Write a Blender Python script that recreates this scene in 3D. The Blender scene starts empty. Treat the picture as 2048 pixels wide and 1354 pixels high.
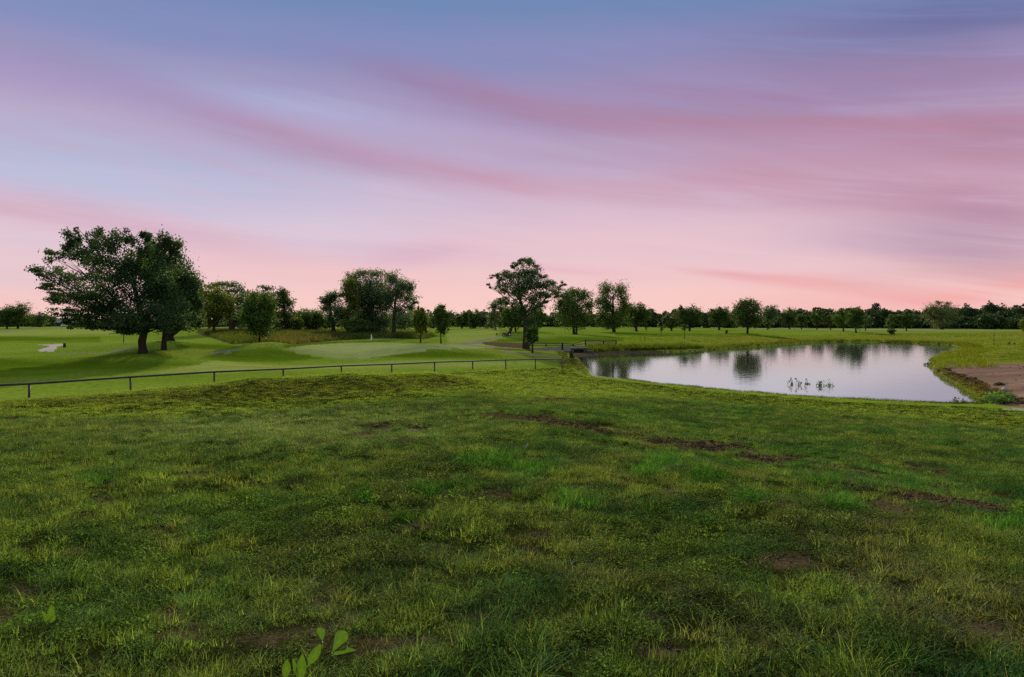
import bpy, math, random
import numpy as np

# ------------------------------------------------------------------ camera
F = 1462.0            # focal length in photo pixels (2048 wide)
HZ = 640.0            # horizon row in the photo
CAMH = 1.7
scene = bpy.context.scene
cam_d = bpy.data.cameras.new("camera")
cam = bpy.data.objects.new("camera", cam_d)
scene.collection.objects.link(cam)
cam.location = (0, 0, CAMH)
cam.rotation_euler = (math.radians(90), 0, 0)
cam_d.sensor_width = 36.0
cam_d.lens = 36.0 * F / 2048.0
cam_d.shift_y = -37.0 / 2048.0
cam_d.clip_start = 0.1
cam_d.clip_end = 9000
scene.camera = cam

# ------------------------------------------------------------------ exposure
scene.view_settings.view_transform = 'Standard'
scene.view_settings.look = 'None'
scene.view_settings.exposure = 0.45
scene.view_settings.gamma = 1.0
scene.cycles.use_denoising = False     # keeps the fine blades crisp
scene.cycles.max_bounces = 6
scene.cycles.transparent_max_bounces = 4
scene.cycles.sample_clamp_indirect = 4.0

# ------------------------------------------------------------------ sun
SUN_AZ, SUN_EL = -7.0, 23.0
sd = bpy.data.lights.new("sun", 'SUN')
sd.energy = 5.0
sd.angle = math.radians(1.5)
sd.color = (1.0, 0.86, 0.66)
sun = bpy.data.objects.new("sun", sd)
scene.collection.objects.link(sun)
sun.rotation_euler = (math.radians(90 - SUN_EL), 0, math.radians(180 - SUN_AZ))


def lin(c):
    out = []
    for v in c[:3]:
        v = v / 255.0
        out.append(v / 12.92 if v <= 0.04045 else ((v + 0.055) / 1.055) ** 2.4)
    return out


# ------------------------------------------------------------------ world: dusk sky with streaked clouds
world = bpy.data.worlds.new("World")
scene.world = world
world.use_nodes = True
NT = world.node_tree
NT.nodes.clear()


def _sock(nt, s, v):
    if hasattr(v, 'is_output'):
        nt.links.new(v, s)
    else:
        s.default_value = v


def nmath(nt, op, a, b=0.0, c=0.0):
    n = nt.nodes.new('ShaderNodeMath')
    n.operation = op
    _sock(nt, n.inputs[0], a)
    _sock(nt, n.inputs[1], b)
    _sock(nt, n.inputs[2], c)
    return n.outputs[0]


def nmix(nt, fac, a, b, mode='MIX'):
    n = nt.nodes.new('ShaderNodeMix')
    n.data_type = 'RGBA'
    n.blend_type = mode
    _sock(nt, n.inputs[0], fac)
    for i, v in ((6, a), (7, b)):
        _sock(nt, n.inputs[i], v if hasattr(v, 'is_output') else (*v[:3], 1.0))
    return n.outputs[2]


def nramp(nt, fac, stops, interp='LINEAR'):
    n = nt.nodes.new('ShaderNodeValToRGB')
    n.color_ramp.interpolation = interp
    el = n.color_ramp.elements
    while len(el) < len(stops):
        el.new(0.5)
    for e, (p, c) in zip(el, stops):
        e.position = p
        e.color = (*c[:3], 1.0)
    _sock(nt, n.inputs[0], fac)
    return n.outputs[0]


def nnoise(nt, vec, scale, detail=4.0, rough=0.55, dist=0.0):
    n = nt.nodes.new('ShaderNodeTexNoise')
    if vec is not None:
        nt.links.new(vec, n.inputs['Vector'])
    n.inputs['Scale'].default_value = scale
    n.inputs['Detail'].default_value = detail
    n.inputs['Roughness'].default_value = rough
    n.inputs['Distortion'].default_value = dist
    return n.outputs[0]


def build_sky():
    nt = NT
    tc = nt.nodes.new('ShaderNodeTexCoord')
    sep = nt.nodes.new('ShaderNodeSeparateXYZ')
    nt.links.new(tc.outputs['Generated'], sep.inputs[0])
    X, Y, Z = sep.outputs
    az = nmath(nt, 'ARCTAN2', X, Y)
    el = nmath(nt, 'ARCSINE', Z)
    # cloud layer seen in perspective: coordinates on a plane overhead
    zc = nmath(nt, 'MAXIMUM', nmath(nt, 'ADD', Z, 0.06), 0.03)
    u = nmath(nt, 'DIVIDE', X, zc)
    v = nmath(nt, 'DIVIDE', Y, zc)
    s = nmath(nt, 'ADD', nmath(nt, 'MULTIPLY', u, 0.876), nmath(nt, 'MULTIPLY', v, 0.482))
    t = nmath(nt, 'SUBTRACT', nmath(nt, 'MULTIPLY', v, 0.876), nmath(nt, 'MULTIPLY', u, 0.482))
    comb = nt.nodes.new('ShaderNodeCombineXYZ')
    nt.links.new(nmath(nt, 'MULTIPLY', s, 0.30), comb.inputs[0])
    nt.links.new(nmath(nt, 'MULTIPLY', t, 1.5), comb.inputs[1])
    streak = nnoise(nt, comb.outputs[0], 1.0, 6.0, 0.6, 0.8)
    comb2 = nt.nodes.new('ShaderNodeCombineXYZ')
    nt.links.new(nmath(nt, 'MULTIPLY', az, 2.2), comb2.inputs[0])
    nt.links.new(nmath(nt, 'MULTIPLY', el, 7.0), comb2.inputs[1])
    warp = nmath(nt, 'SUBTRACT', nnoise(nt, comb2.outputs[0], 1.6, 2.0, 0.5), 0.5)
    elw = nmath(nt, 'ADD', el, nmath(nt, 'MULTIPLY', warp, 0.022))

    def pix(px, py):
        a = math.atan((px - 1024) / F)
        return a, math.atan((HZ - py) / F * math.cos(a))
    # vertical gradient
    stops = []
    top = math.radians(90)
    for py, c in ((640, (247, 207, 198)), (600, (246, 204, 200)), (555, (238, 200, 204)), (490, (226, 196, 211)),
                  (410, (212, 187, 209)), (310, (187, 170, 202)), (215, (164, 151, 194)), (110, (137, 143, 191)),
                  (10, (110, 137, 184))):
        stops.append((pix(1024, py)[1] / top, lin(c)))
    stops.append((0.33, lin((104, 130, 178))))
    stops.append((0.50, (0.42, 0.52, 0.62)))
    stops.append((1.0, (0.46, 0.56, 0.64)))
    fac = nmath(nt, 'DIVIDE', elw, top)
    col = nramp(nt, fac, stops, 'B_SPLINE' if False else 'EASE')
    comb3 = nt.nodes.new('ShaderNodeCombineXYZ')
    nt.links.new(nmath(nt, 'MULTIPLY_ADD', el, 6.0, nmath(nt, 'MULTIPLY', az, 3.2)), comb3.inputs[0])
    nt.links.new(nmath(nt, 'MULTIPLY_ADD', el, 30.0, nmath(nt, 'MULTIPLY', az, 4.5)), comb3.inputs[1])
    brk = nramp(nt, nnoise(nt, comb3.outputs[0], 1.0, 5.0, 0.58, 0.5), [(0.30, (0.25, 0.25, 0.25)), (0.66, (1.25, 1.25, 1.25))])
    blobs = [
        # px, py, sx, sy, rot(deg, + = descending to the right), colour, strength
        (250, 40, 700, 60, 0, (115, 142, 190), .45),
        (1990, 20, 300, 60, 0, (90, 112, 164), .9),
        (1750, 190, 520, 85, 5, (160, 130, 166), .75),
        (230, 175, 330, 50, 6, (164, 152, 190), .3),
        (500, 150, 320, 40, 0, (150, 147, 190), .6),
        (650, 220, 210, 26, 7, (170, 178, 216), .85),
        (60, 330, 330, 50, 0, (178, 184, 218), .6),
        (380, 345, 420, 48, 4, (181, 188, 220), .75),
        (300, 395, 300, 26, 6, (186, 194, 223), .7),
        (900, 285, 260, 50, 8, (180, 166, 202), .5),
        (840, 168, 130, 17, 16, (150, 130, 174), .7),
        (1010, 210, 150, 20, 20, (160, 132, 172), .75),
        (1260, 250, 330, 26, 7, (168, 134, 166), .8),
        (1800, 265, 380, 40, 4, (180, 128, 154), .8),
        (1950, 290, 180, 22, 3, (172, 114, 142), .6),
        (1350, 310, 420, 32, 3, (186, 162, 194), .7),
        (400, 232, 130, 16, 13, (162, 142, 180), .6),
        (600, 280, 170, 17, 14, (174, 144, 178), .8),
        (760, 312, 150, 20, 11, (184, 154, 186), .6),
        (980, 362, 170, 17, 6, (196, 152, 178), .75),
        (1230, 385, 170, 16, 3, (204, 164, 184), .65),
        (1480, 350, 200, 28, -5, (200, 154, 178), .6),
        (1750, 365, 330, 45, 3, (196, 150, 172), .7),
        (1700, 410, 260, 16, 4, (188, 138, 166), .55),
        (1960, 430, 140, 55, 10, (174, 130, 158), .65),
        (1200, 430, 160, 26, 0, (216, 188, 208), .5),
        (1700, 470, 180, 22, 6, (178, 152, 184), .6),
        (1940, 500, 150, 40, 10, (172, 144, 170), .6),
        (90, 420, 170, 16, 8, (214, 172, 190), .75),
        (300, 455, 170, 17, 11, (204, 172, 196), .7),
        (470, 487, 130, 14, 9, (216, 178, 194), .65),
        (640, 535, 200, 17, 6, (246, 196, 192), .55),
        (700, 470, 220, 36, 0, (215, 200, 220), .7),
        (60, 525, 120, 45, 0, (214, 200, 216), .8),
        (850, 505, 110, 18, -4, (212, 172, 196), .75),
        (30, 605, 140, 26, 0, (240, 194, 190), .5),
        (1090, 480, 220, 28, 0, (236, 198, 202), .5),
        (1480, 470, 220, 34, 0, (232, 198, 208), .6),
        (1480, 549, 90, 6, 6, (224, 168, 176), .6),
        (1620, 565, 120, 9, 6, (238, 172, 174), .6),
        (1140, 540, 110, 7, 5, (224, 172, 184), .5),
        (1900, 590, 330, 26, -4, (238, 174, 174), .65),
        (2030, 575, 110, 10, -8, (244, 162, 158), .7),
        (1950, 548, 160, 16, 0, (200, 160, 176), .5),
    ]
    for (px, py, sx, sy, rot, c, st) in blobs:
        a0, e0 = pix(px, py)
        dx = nmath(nt, 'SUBTRACT', az, a0)
        dy = nmath(nt, 'SUBTRACT', elw, e0)
        r = math.radians(-rot)
        cr, sr = math.cos(r), math.sin(r)
        sy = sy * 1.2 if sy < 40 else sy
        p = nmath(nt, 'MULTIPLY_ADD', dx, cr / (sx / F), nmath(nt, 'MULTIPLY', dy, sr / (sx / F)))
        q = nmath(nt, 'MULTIPLY_ADD', dy, cr / (sy / F), nmath(nt, 'MULTIPLY', dx, -sr / (sy / F)))
        d2 = nmath(nt, 'MULTIPLY_ADD', p, p, nmath(nt, 'MULTIPLY', q, q))
        m = nmath(nt, 'MULTIPLY', nmath(nt, 'EXPONENT', nmath(nt, 'MULTIPLY', d2, -0.7)), st)
        m = nmath(nt, 'MINIMUM', nmath(nt, 'MULTIPLY', m, brk), 1.0)
        col = nmix(nt, m, col, lin(c))
    # faint streaks of the cloud layer, fading out towards the horizon
    sm = nmath(nt, 'MULTIPLY', nmath(nt, 'SUBTRACT', streak, 0.5), 0.22)
    fade = nmath(nt, 'MULTIPLY', nmath(nt, 'SMOOTH_MIN', nmath(nt, 'MULTIPLY', nmath(nt, 'MAXIMUM', el, 0.0), 5.0), 1.0, 0.1), 1.0)
    gain = nmath(nt, 'MULTIPLY_ADD', sm, fade, 1.0)
    g = nt.nodes.new('ShaderNodeVectorMath')
    g.operation = 'SCALE'
    nt.links.new(col, g.inputs[0])
    nt.links.new(gain, g.inputs['Scale'])
    # below the horizon the world is dull earth
    rear = nmath(nt, 'MULTIPLY', nmath(nt, 'MINIMUM', nmath(nt, 'MAXIMUM', nmath(nt, 'MULTIPLY_ADD', Y, -1.6, 0.1), 0.0), 1.0), 0.9)
    warm = nmix(nt, 1.0, g.outputs[0], (1.022, 1.004, 0.982), 'MULTIPLY')
    skyc = nmix(nt, rear, warm, (0.42, 0.46, 0.50))
    below = nmath(nt, 'LESS_THAN', Z, -0.002)
    col = nmix(nt, below, skyc, (0.10, 0.11, 0.06))
    bg = nt.nodes.new('ShaderNodeBackground')
    nt.links.new(col, bg.inputs[0])
    bg.inputs[1].default_value = 0.732
    out = nt.nodes.new('ShaderNodeOutputWorld')
    nt.links.new(bg.outputs[0], out.inputs[0])


build_sky()

# ------------------------------------------------------------------ helpers
rng = np.random.default_rng(7)
random.seed(7)
COL = scene.collection


def mesh_obj(name, verts, faces, mat=None, parent=None, smooth=False, link=True):
    """verts (n,3); faces: (m,k) int array or list of tuples"""
    me = bpy.data.meshes.new(name)
    verts = np.asarray(verts, dtype=np.float32)
    if isinstance(faces, np.ndarray):
        k = faces.shape[1]
        me.vertices.add(len(verts))
        me.vertices.foreach_set('co', verts.ravel())
        me.loops.add(faces.size)
        me.loops.foreach_set('vertex_index', faces.astype(np.int32).ravel())
        me.polygons.add(len(faces))
        me.polygons.foreach_set('loop_start', np.arange(0, faces.size, k, dtype=np.int32))
        me.update(calc_edges=True)
    else:
        me.from_pydata(verts.tolist(), [], [tuple(int(i) for i in f) for f in faces])
        me.update()
    if smooth:
        me.polygons.foreach_set('use_smooth', np.ones(len(me.polygons), dtype=bool))
    o = bpy.data.objects.new(name, me)
    if mat is not None:
        me.materials.append(mat)
    if link:
        COL.objects.link(o)
    if parent is not None:
        o.parent = parent
    return o


def point_attr(o, name, typ, data):
    a = o.data.attributes.new(name, typ, 'POINT')
    key = {'FLOAT': 'value', 'INT': 'value', 'FLOAT_COLOR': 'color', 'FLOAT_VECTOR': 'vector'}[typ]
    a.data.foreach_set(key, np.ascontiguousarray(data).ravel())


def tag(o, label=None, cat=None, group=None, kind=None):
    if label:
        o['label'] = label
    if cat:
        o['category'] = cat
    if group:
        o['group'] = group
    if kind:
        o['kind'] = kind
    return o


def thing(name, label, cat, loc, group=None, rz=0.0):
    o = bpy.data.objects.new(name, None)
    o.empty_display_size = 0.2
    COL.objects.link(o)
    o.location = loc
    o.rotation_euler = (0, 0, rz)
    return tag(o, label, cat, group)


class MB:
    """collects simple solids into one mesh"""
    def __init__(self):
        self.v, self.f = [], []

    def box(self, c, s, rz=0.0, ry=0.0):
        cx, cy, cz = c
        n = len(self.v)
        for dx in (-.5, .5):
            for dy in (-.5, .5):
                for dz in (-.5, .5):
                    x, y, z = dx * s[0], dy * s[1], dz * s[2]
                    x, z = x * math.cos(ry) + z * math.sin(ry), -x * math.sin(ry) + z * math.cos(ry)
                    x, y = x * math.cos(rz) - y * math.sin(rz), x * math.sin(rz) + y * math.cos(rz)
                    self.v.append((cx + x, cy + y, cz + z))
        for q in ((0, 1, 3, 2), (4, 6, 7, 5), (0, 4, 5, 1), (2, 3, 7, 6), (0, 2, 6, 4), (1, 5, 7, 3)):
            self.f.append(tuple(n + i for i in q))
        return self

    def tube(self, pts, rad, sides=8, cap=True):
        pts = [np.array(p, float) for p in pts]
        if not hasattr(rad, '__len__'):
            rad = [rad] * len(pts)
        n0 = len(self.v)
        for i, p in enumerate(pts):
            d = pts[min(i + 1, len(pts) - 1)] - pts[max(i - 1, 0)]
            d /= (np.linalg.norm(d) + 1e-9)
            a = np.array((0, 1, 0)) if abs(d[1]) < 0.8 else np.array((1, 0, 0))
            e1 = np.cross(d, a)
            e1 /= np.linalg.norm(e1)
            e2 = np.cross(d, e1)
            for k in range(sides):
                t = 2 * math.pi * k / sides
                q = p + (e1 * math.cos(t) + e2 * math.sin(t)) * rad[i]
                self.v.append(tuple(q))
        for i in range(len(pts) - 1):
            for k in range(sides):
                k2 = (k + 1) % sides
                a, b = n0 + i * sides, n0 + (i + 1) * sides
                self.f.append((a + k, a + k2, b + k2, b + k))
        if cap:
            self.f.append(tuple(n0 + k for k in range(sides))[::-1])
            self.f.append(tuple(n0 + (len(pts) - 1) * sides + k for k in range(sides)))
        return self

    def build(self, name, mat, parent=None, smooth=False):
        return mesh_obj(name, self.v, self.f, mat, parent, smooth)


# ---- numpy value noise
_perm = np.random.default_rng(3).random((256, 256)).astype(np.float32)


def vnoise(x, y):
    xi = np.floor(x).astype(np.int64)
    yi = np.floor(y).astype(np.int64)
    fx = x - xi
    fy = y - yi
    fx = fx * fx * (3 - 2 * fx)
    fy = fy * fy * (3 - 2 * fy)
    a = _perm[xi & 255, yi & 255]
    b = _perm[(xi + 1) & 255, yi & 255]
    c = _perm[xi & 255, (yi + 1) & 255]
    d = _perm[(xi + 1) & 255, (yi + 1) & 255]
    return (a * (1 - fx) + b * fx) * (1 - fy) + (c * (1 - fx) + d * fx) * fy


def fbm(x, y, oct=4, gain=0.5):
    s, a, n = 0, 1.0, 0
    for k in range(oct):
        s = s + a * vnoise(x * 2 ** k + 17.3 * k, y * 2 ** k + 9.1 * k)
        n += a
        a *= gain
    return s / n


def smooth(a, b, x):
    t = np.clip((x - a) / (b - a), 0, 1)
    return t * t * (3 - 2 * t)


# ------------------------------------------------------------------ terrain height
def W(px, py, Z):
    return ((px - 1024) / F * Z, Z, CAMH - (py - HZ) / F * Z)


WATER = CAMH - 4.0


def pondZ(py):
    return 4.0 * F / (py - HZ)


POND_PX = [(1187, 757), (1225, 760.5), (1262, 763.5), (1330, 772), (1400, 780), (1500, 789.5), (1600, 797.5), (1700, 804), (1800, 809),
           (1880, 812), (1955, 813.5), (1972, 811), (1970, 803), (1955, 796), (1938, 786), (1928, 777), (1908, 767), (1890, 756), (1875, 744),
           (1866, 734), (1862, 725), (1868, 716), (1885, 709), (1905, 704.5), (1927, 700.5), (1920, 695), (1905, 691), (1875, 689), (1820, 686.5),
           (1760, 685), (1700, 684), (1650, 684.5), (1610, 686.5), (1570, 690), (1520, 693.5), (1480, 696), (1420, 700),
           (1380, 702.5), (1320, 704.5), (1260, 705.5), (1200, 709), (1150, 712.5)]
POND = np.array([((px - 1024) / F * pondZ(py), pondZ(py)) for px, py in POND_PX])

CTRL = [
    # foreground
    (0, 1354, 3.48), (512, 1354, 3.48), (1024, 1354, 3.48), (1536, 1354, 3.48), (2048, 1354, 3.48),
    (0, 1010, 7.0), (500, 1012, 7.0), (1024, 1010, 7.0), (1536, 1015, 7.1), (2048, 1022, 7.7),
    (1024, 910, 10), (1024, 808, 20), (1024, 776, 29), (1024, 757, 38), (1024, 741, 48.6),
    (500, 880, 11.5), (500, 803, 21), (500, 757, 25), (500, 771, 30.2), (500, 757, 33.5),
    (100, 880, 11.8), (100, 820, 19.5), (100, 794, 24), (90, 800, 26.2), (0, 805, 22), (0, 880, 12),
    (300, 808, 19.5), (300, 778, 24), (300, 788, 29.5),
    (700, 890, 11), (700, 793, 21.5), (700, 746, 27), (700, 757, 33), (690, 748, 38),
    (870, 772, 26), (870, 746, 30), (870, 753, 36), (870, 746, 42.8),
    (1500, 960, 9.4), (1500, 885, 15.5), (1500, 830, 25.4), (1500, 800, 36),
    (2048, 930, 13), (2048, 862, 22.6), (2048, 822, 31.5), (1800, 940, 11.5), (1800, 850, 22), (1250, 870, 14.5), (1250, 800, 28), (1250, 772, 42),
    (1116, 737, 55.4), (1160, 745, 53), (1100, 727, 62), (1180, 735, 58),
    # left fairway
    (0, 790, 29), (0, 765, 36), (0, 740, 45), (150, 745, 42), (280, 738, 44.5), (200, 722, 53), (286, 710, 52), (328, 702.5, 57), (340, 691, 66),
    (100, 712, 60), (128, 702, 70), (0, 690, 85), (200, 695, 78), (400, 712, 57), (430, 728, 48), (420, 700, 72), (246, 694, 75),
    (0, 668, 160), (60, 657, 235), (200, 662, 190), (150, 653.5, 330),
    # green and its mounds
    (519, 690, 68), (470, 700, 66), (540, 697, 61), (560, 722, 53), (600, 712, 58), (750, 690, 86), (640, 693, 82), (700, 712, 60), (760, 722, 53),
    (900, 692, 78), (850, 702.5, 61), (800, 712, 57), (930, 712, 58), (900, 724, 51), (840, 684.5, 85), (882, 686, 82),
    (450, 668, 110), (600, 668, 115), (750, 669, 123), (850, 668, 125), (480, 688, 74), (620, 686, 88),
    # centre
    (1052, 698, 84), (1031, 668, 112), (1000, 660, 170), (960, 675, 105), (1012, 675, 104), (980, 689, 88), (1010, 690, 86), (1090, 690, 93), (1170, 690, 94), (1232, 688, 95),
    (1230, 681, 108), (1000, 705, 72), (1050, 716, 63), (1100, 708, 73),
    (1150, 669, 133), (1228, 664.5, 150), (1280, 675, 120), (1340, 680, 115), (1400, 690, 105), (1272, 663, 180),
    (1380, 662, 200), (1438, 660, 210), (1495, 667.5, 150), (1560, 675, 140), (1600, 665, 175), (1686, 663, 185), (1711, 666, 170), (1800, 676, 145), (1800, 662, 215),
    (1950, 683, 122), (1990, 692, 100), (2048, 662, 215), (2048, 695, 92), (1900, 659, 270),
    (2048, 727, 63), (1920, 730, 60.5), (1950, 745, 51), (2000, 770, 42), (2020, 800, 34), (2048, 812, 32.0), (1960, 717, 71), (1890, 719, 69), (2048, 705, 82),
    (1024, 654.5, 330), (500, 654.5, 300), (1500, 654.5, 340), (2048, 655, 340), (0, 654, 330),
    (1024, 651.5, 420), (0, 651.5, 420), (2048, 651.5, 420),
]
_c = np.array([W(*c) for c in CTRL])
_pe = np.column_stack([POND, np.full(len(POND), WATER + 0.12)])
_c = np.vstack([_c, _pe])


def _feat(X, Y):
    th = np.clip(np.arctan2(X, Y), -0.68, 0.68)
    r = np.clip(np.hypot(X, Y), 2.6, 420)
    return th * 2.2, np.log(r)


def _phi(d2):
    return 0.5 * d2 * np.log(d2 + 1e-12)


_fx, _fy = _feat(_c[:, 0], _c[:, 1])
_n = len(_c)
_K = _phi((_fx[:, None] - _fx) ** 2 + (_fy[:, None] - _fy) ** 2) + np.eye(_n) * 5e-5
_Pm = np.column_stack([np.ones(_n), _fx, _fy])
_A = np.block([[_K, _Pm], [_Pm.T, np.zeros((3, 3))]])
_sol = np.linalg.solve(_A, np.concatenate([_c[:, 2], np.zeros(3)]))


def poly_sdf(X, Y, poly):
    """positive outside, negative inside"""
    d = np.full(X.shape, 1e9)
    ins = np.zeros(X.shape, bool)
    n = len(poly)
    for i in range(n):
        ax, ay = poly[i]
        bx, by = poly[(i + 1) % n]
        ex, ey = bx - ax, by - ay
        t = np.clip(((X - ax) * ex + (Y - ay) * ey) / (ex * ex + ey * ey + 1e-12), 0, 1)
        d = np.minimum(d, np.hypot(X - ax - t * ex, Y - ay - t * ey))
        cond = ((ay > Y) != (by > Y)) & (X < (bx - ax) * (Y - ay) / (by - ay + 1e-12) + ax)
        ins ^= cond
    return np.where(ins, -d, d)


def height(X, Y):
    X = np.atleast_1d(np.asarray(X, float))
    Y = np.atleast_1d(np.asarray(Y, float))
    fx, fy = _feat(X, Y)
    out = np.empty(X.shape)
    for i in range(0, len(X), 20000):
        sl = slice(i, i + 20000)
        k = _phi((fx[sl, None] - _fx) ** 2 + (fy[sl, None] - _fy) ** 2)
        out[sl] = k @ _sol[:_n] + _sol[_n] + _sol[_n + 1] * fx[sl] + _sol[_n + 2] * fy[sl]
    r = np.hypot(X, Y)
    # lumps and ruts of the rough ground near by
    near = 1 - smooth(14, 34, r)
    out += near * ((fbm(X * 1.1 + 5, Y * 1.1 + 3, 3) - 0.5) * 0.16 + (vnoise(X * 5.1, Y * 5.1) - 0.5) * 0.025)
    out += (1 - near) * (1 - smooth(150, 300, r)) * (fbm(X * 0.13 + 40, Y * 0.13 + 7, 2) - 0.5) * 0.16
    for (bx_, bz_, wx_, wz_, hh_) in ((545, 59, 5.0, 3.2, .45), (860, 60, 6.0, 2.6, .45), (430, 66, 4, 4, .3), (180, 64, 9, 5, .3), (60, 52, 8, 4, .25), (1010, 66, 4, 3, .2), (1100, 112, 9, 6, .35), (1400, 128, 12, 7, .3)):
        out += 1.5 * hh_ * np.exp(-((X - (bx_ - 1024) / F * bz_) / wx_) ** 2 - ((Y - bz_) / wz_) ** 2)
    # pond basin
    m = (Y > 25) & (Y < 150) & (X > 2) & (X < 90)
    if m.any():
        d = poly_sdf(X[m], Y[m], POND)
        d = d + (fbm(X[m] * 0.55, Y[m] * 0.55, 3) - 0.5) * 0.45
        o = out[m]
        o = np.where(d < 0, WATER - np.minimum(0.12 - d * 0.25, 0.9), np.maximum(o, WATER + 0.03 + 0.25 * np.minimum(d, 0.7)))
        out[m] = o
    return out


def ground(px, Z):
    X = (px - 1024) / F * Z
    return (X, Z, float(height([X], [Z])[0]))


def hit(px, py, z0=3.0, z1=400.0):
    """first ground point seen through a photo pixel"""
    zs = np.exp(np.linspace(math.log(z0), math.log(z1), 900))
    X = (px - 1024) / F * zs
    h = height(X, zs)
    ray = CAMH - (py - HZ) / F * zs
    k = np.argmax(ray <= h) if (ray <= h).any() else len(zs) - 1
    return (X[k], zs[k], h[k])


# ------------------------------------------------------------------ materials
def new_mat(name):
    m = bpy.data.materials.new(name)
    m.use_nodes = True
    m.node_tree.nodes.clear()
    return m, m.node_tree


def simple_mat(name, col, rough=0.7, metal=0.0, var=0.25, scale=8.0, bump=0.0, spec=0.3):
    m, nt = new_mat(name)
    b = nt.nodes.new('ShaderNodeBsdfPrincipled')
    tc = nt.nodes.new('ShaderNodeTexCoord')
    n = nnoise(nt, tc.outputs['Object'], scale, 5.0, 0.6)
    c = nramp(nt, n, [(0.3, [v * (1 - var) for v in col]), (0.7, [min(1, v * (1 + var)) for v in col])])
    nt.links.new(c, b.inputs['Base Color'])
    b.inputs['Roughness'].default_value = rough
    b.inputs['Metallic'].default_value = metal
    b.inputs['Specular IOR Level'].default_value = spec
    if bump:
        bp = nt.nodes.new('ShaderNodeBump')
        bp.inputs['Strength'].default_value = bump
        bp.inputs['Distance'].default_value = 0.05
        nt.links.new(n, bp.inputs['Height'])
        nt.links.new(bp.outputs[0], b.inputs['Normal'])
    o = nt.nodes.new('ShaderNodeOutputMaterial')
    nt.links.new(b.outputs[0], o.inputs[0])
    return m


def turf_mat(name, c0, c1, c2, s1=0.12, s2=1.3, fine=14.0, bump=0.4, stretch=1.0, vcol=False):
    """mottled turf: broad patches, small patches, fine speckle"""
    m, nt = new_mat(name)
    geo = nt.nodes.new('ShaderNodeNewGeometry')
    mp = nt.nodes.new('ShaderNodeMapping')
    mp.inputs['Scale'].default_value = (1.0 / stretch, 1.0, 1.0)
    nt.links.new(geo.outputs['Position'], mp.inputs[0])
    v = mp.outputs[0]
    a = nnoise(nt, v, s1, 4.0, 0.6, 0.4)
    b = nnoise(nt, v, s2, 5.0, 0.65)
    f = nnoise(nt, v, fine, 3.0, 0.7)
    col = nramp(nt, a, [(0.34, c0), (0.52, c1), (0.68, c2)])
    col = nmix(nt, nmath(nt, 'MULTIPLY', nramp(nt, b, [(0.38, (0, 0, 0)), (0.66, (1, 1, 1))]), 0.7), col, [x * 0.62 for x in c1])
    gain = nmath(nt, 'MULTIPLY_ADD', f, 1.3, 0.38)
    g = nt.nodes.new('ShaderNodeVectorMath')
    g.operation = 'SCALE'
    nt.links.new(col, g.inputs[0])
    nt.links.new(gain, g.inputs['Scale'])
    colo = g.outputs[0]
    if vcol:
        at = nt.nodes.new('ShaderNodeAttribute')
        at.attribute_name = 'zone'
        colo = nmix(nt, at.outputs['Alpha'], colo, at.outputs['Color'])
        g2 = nt.nodes.new('ShaderNodeVectorMath')
        g2.operation = 'SCALE'
        nt.links.new(colo, g2.inputs[0])
        nt.links.new(nmath(nt, 'MULTIPLY_ADD', nmath(nt, 'ADD', f, b), 1.05, -0.05), g2.inputs['Scale'])
        colo = g2.outputs[0]
    p = nt.nodes.new('ShaderNodeBsdfDiffuse')
    nt.links.new(colo, p.inputs['Color'])
    p.inputs['Roughness'].default_value = 0.5
    bp = nt.nodes.new('ShaderNodeBump')
    bp.inputs['Strength'].default_value = bump
    bp.inputs['Distance'].default_value = 0.06
    nt.links.new(f, bp.inputs['Height'])
    nt.links.new(bp.outputs[0], p.inputs['Normal'])
    o = nt.nodes.new('ShaderNodeOutputMaterial')
    nt.links.new(p.outputs[0], o.inputs[0])
    return m


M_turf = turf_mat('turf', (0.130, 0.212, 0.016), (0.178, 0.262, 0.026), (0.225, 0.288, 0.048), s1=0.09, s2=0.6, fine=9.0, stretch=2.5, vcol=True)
M_green = turf_mat('green_turf', (0.25, 0.305, 0.095), (0.275, 0.325, 0.11), (0.31, 0.345, 0.13), s1=0.12, s2=1.2, fine=25.0, bump=0.1, stretch=2.0)
M_rough = turf_mat('rough_turf', (0.11, 0.095, 0.035), (0.12, 0.12, 0.04), (0.085, 0.11, 0.03), s1=0.2, s2=1.0, fine=6.0, bump=0.8)
M_near = turf_mat('thatch', (0.018, 0.026, 0.005), (0.026, 0.034, 0.006), (0.034, 0.030, 0.010), s1=0.5, s2=2.0, fine=22.0, bump=0.6, vcol=True)
M_path = simple_mat('concrete_path', (0.30, 0.27, 0.265), 0.9, var=0.12, scale=0.6, bump=0.1, spec=0.0)
M_worn = turf_mat('worn_path', (0.20, 0.20, 0.12), (0.24, 0.235, 0.15), (0.28, 0.26, 0.18), s1=0.2, s2=0.8, fine=8.0, bump=0.2)
M_dirt = turf_mat('bare_dirt', (0.14, 0.088, 0.060), (0.235, 0.152, 0.110), (0.285, 0.195, 0.148), s1=0.6, s2=0.9, fine=5.0, bump=1.0, stretch=5.0)
M_mud = turf_mat('pond_mud', (0.10, 0.062, 0.036), (0.13, 0.085, 0.05), (0.10, 0.095, 0.035), s1=0.25, s2=0.8, fine=5.0, bump=0.6, stretch=3)
M_asph = simple_mat('asphalt', (0.055, 0.062, 0.075), 0.8, var=0.2, scale=0.7, bump=0.1, spec=0.0)
M_conc = simple_mat('pale_concrete', (0.27, 0.25, 0.22), 0.85, var=0.2, scale=2.0, bump=0.1)
M_coping = simple_mat('wall_coping', (0.24, 0.22, 0.18), 0.9, var=0.35, scale=1.2, spec=0.0)
M_dkconc = simple_mat('dark_concrete', (0.07, 0.065, 0.06), 0.9, var=0.3, scale=2.0)
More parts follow.
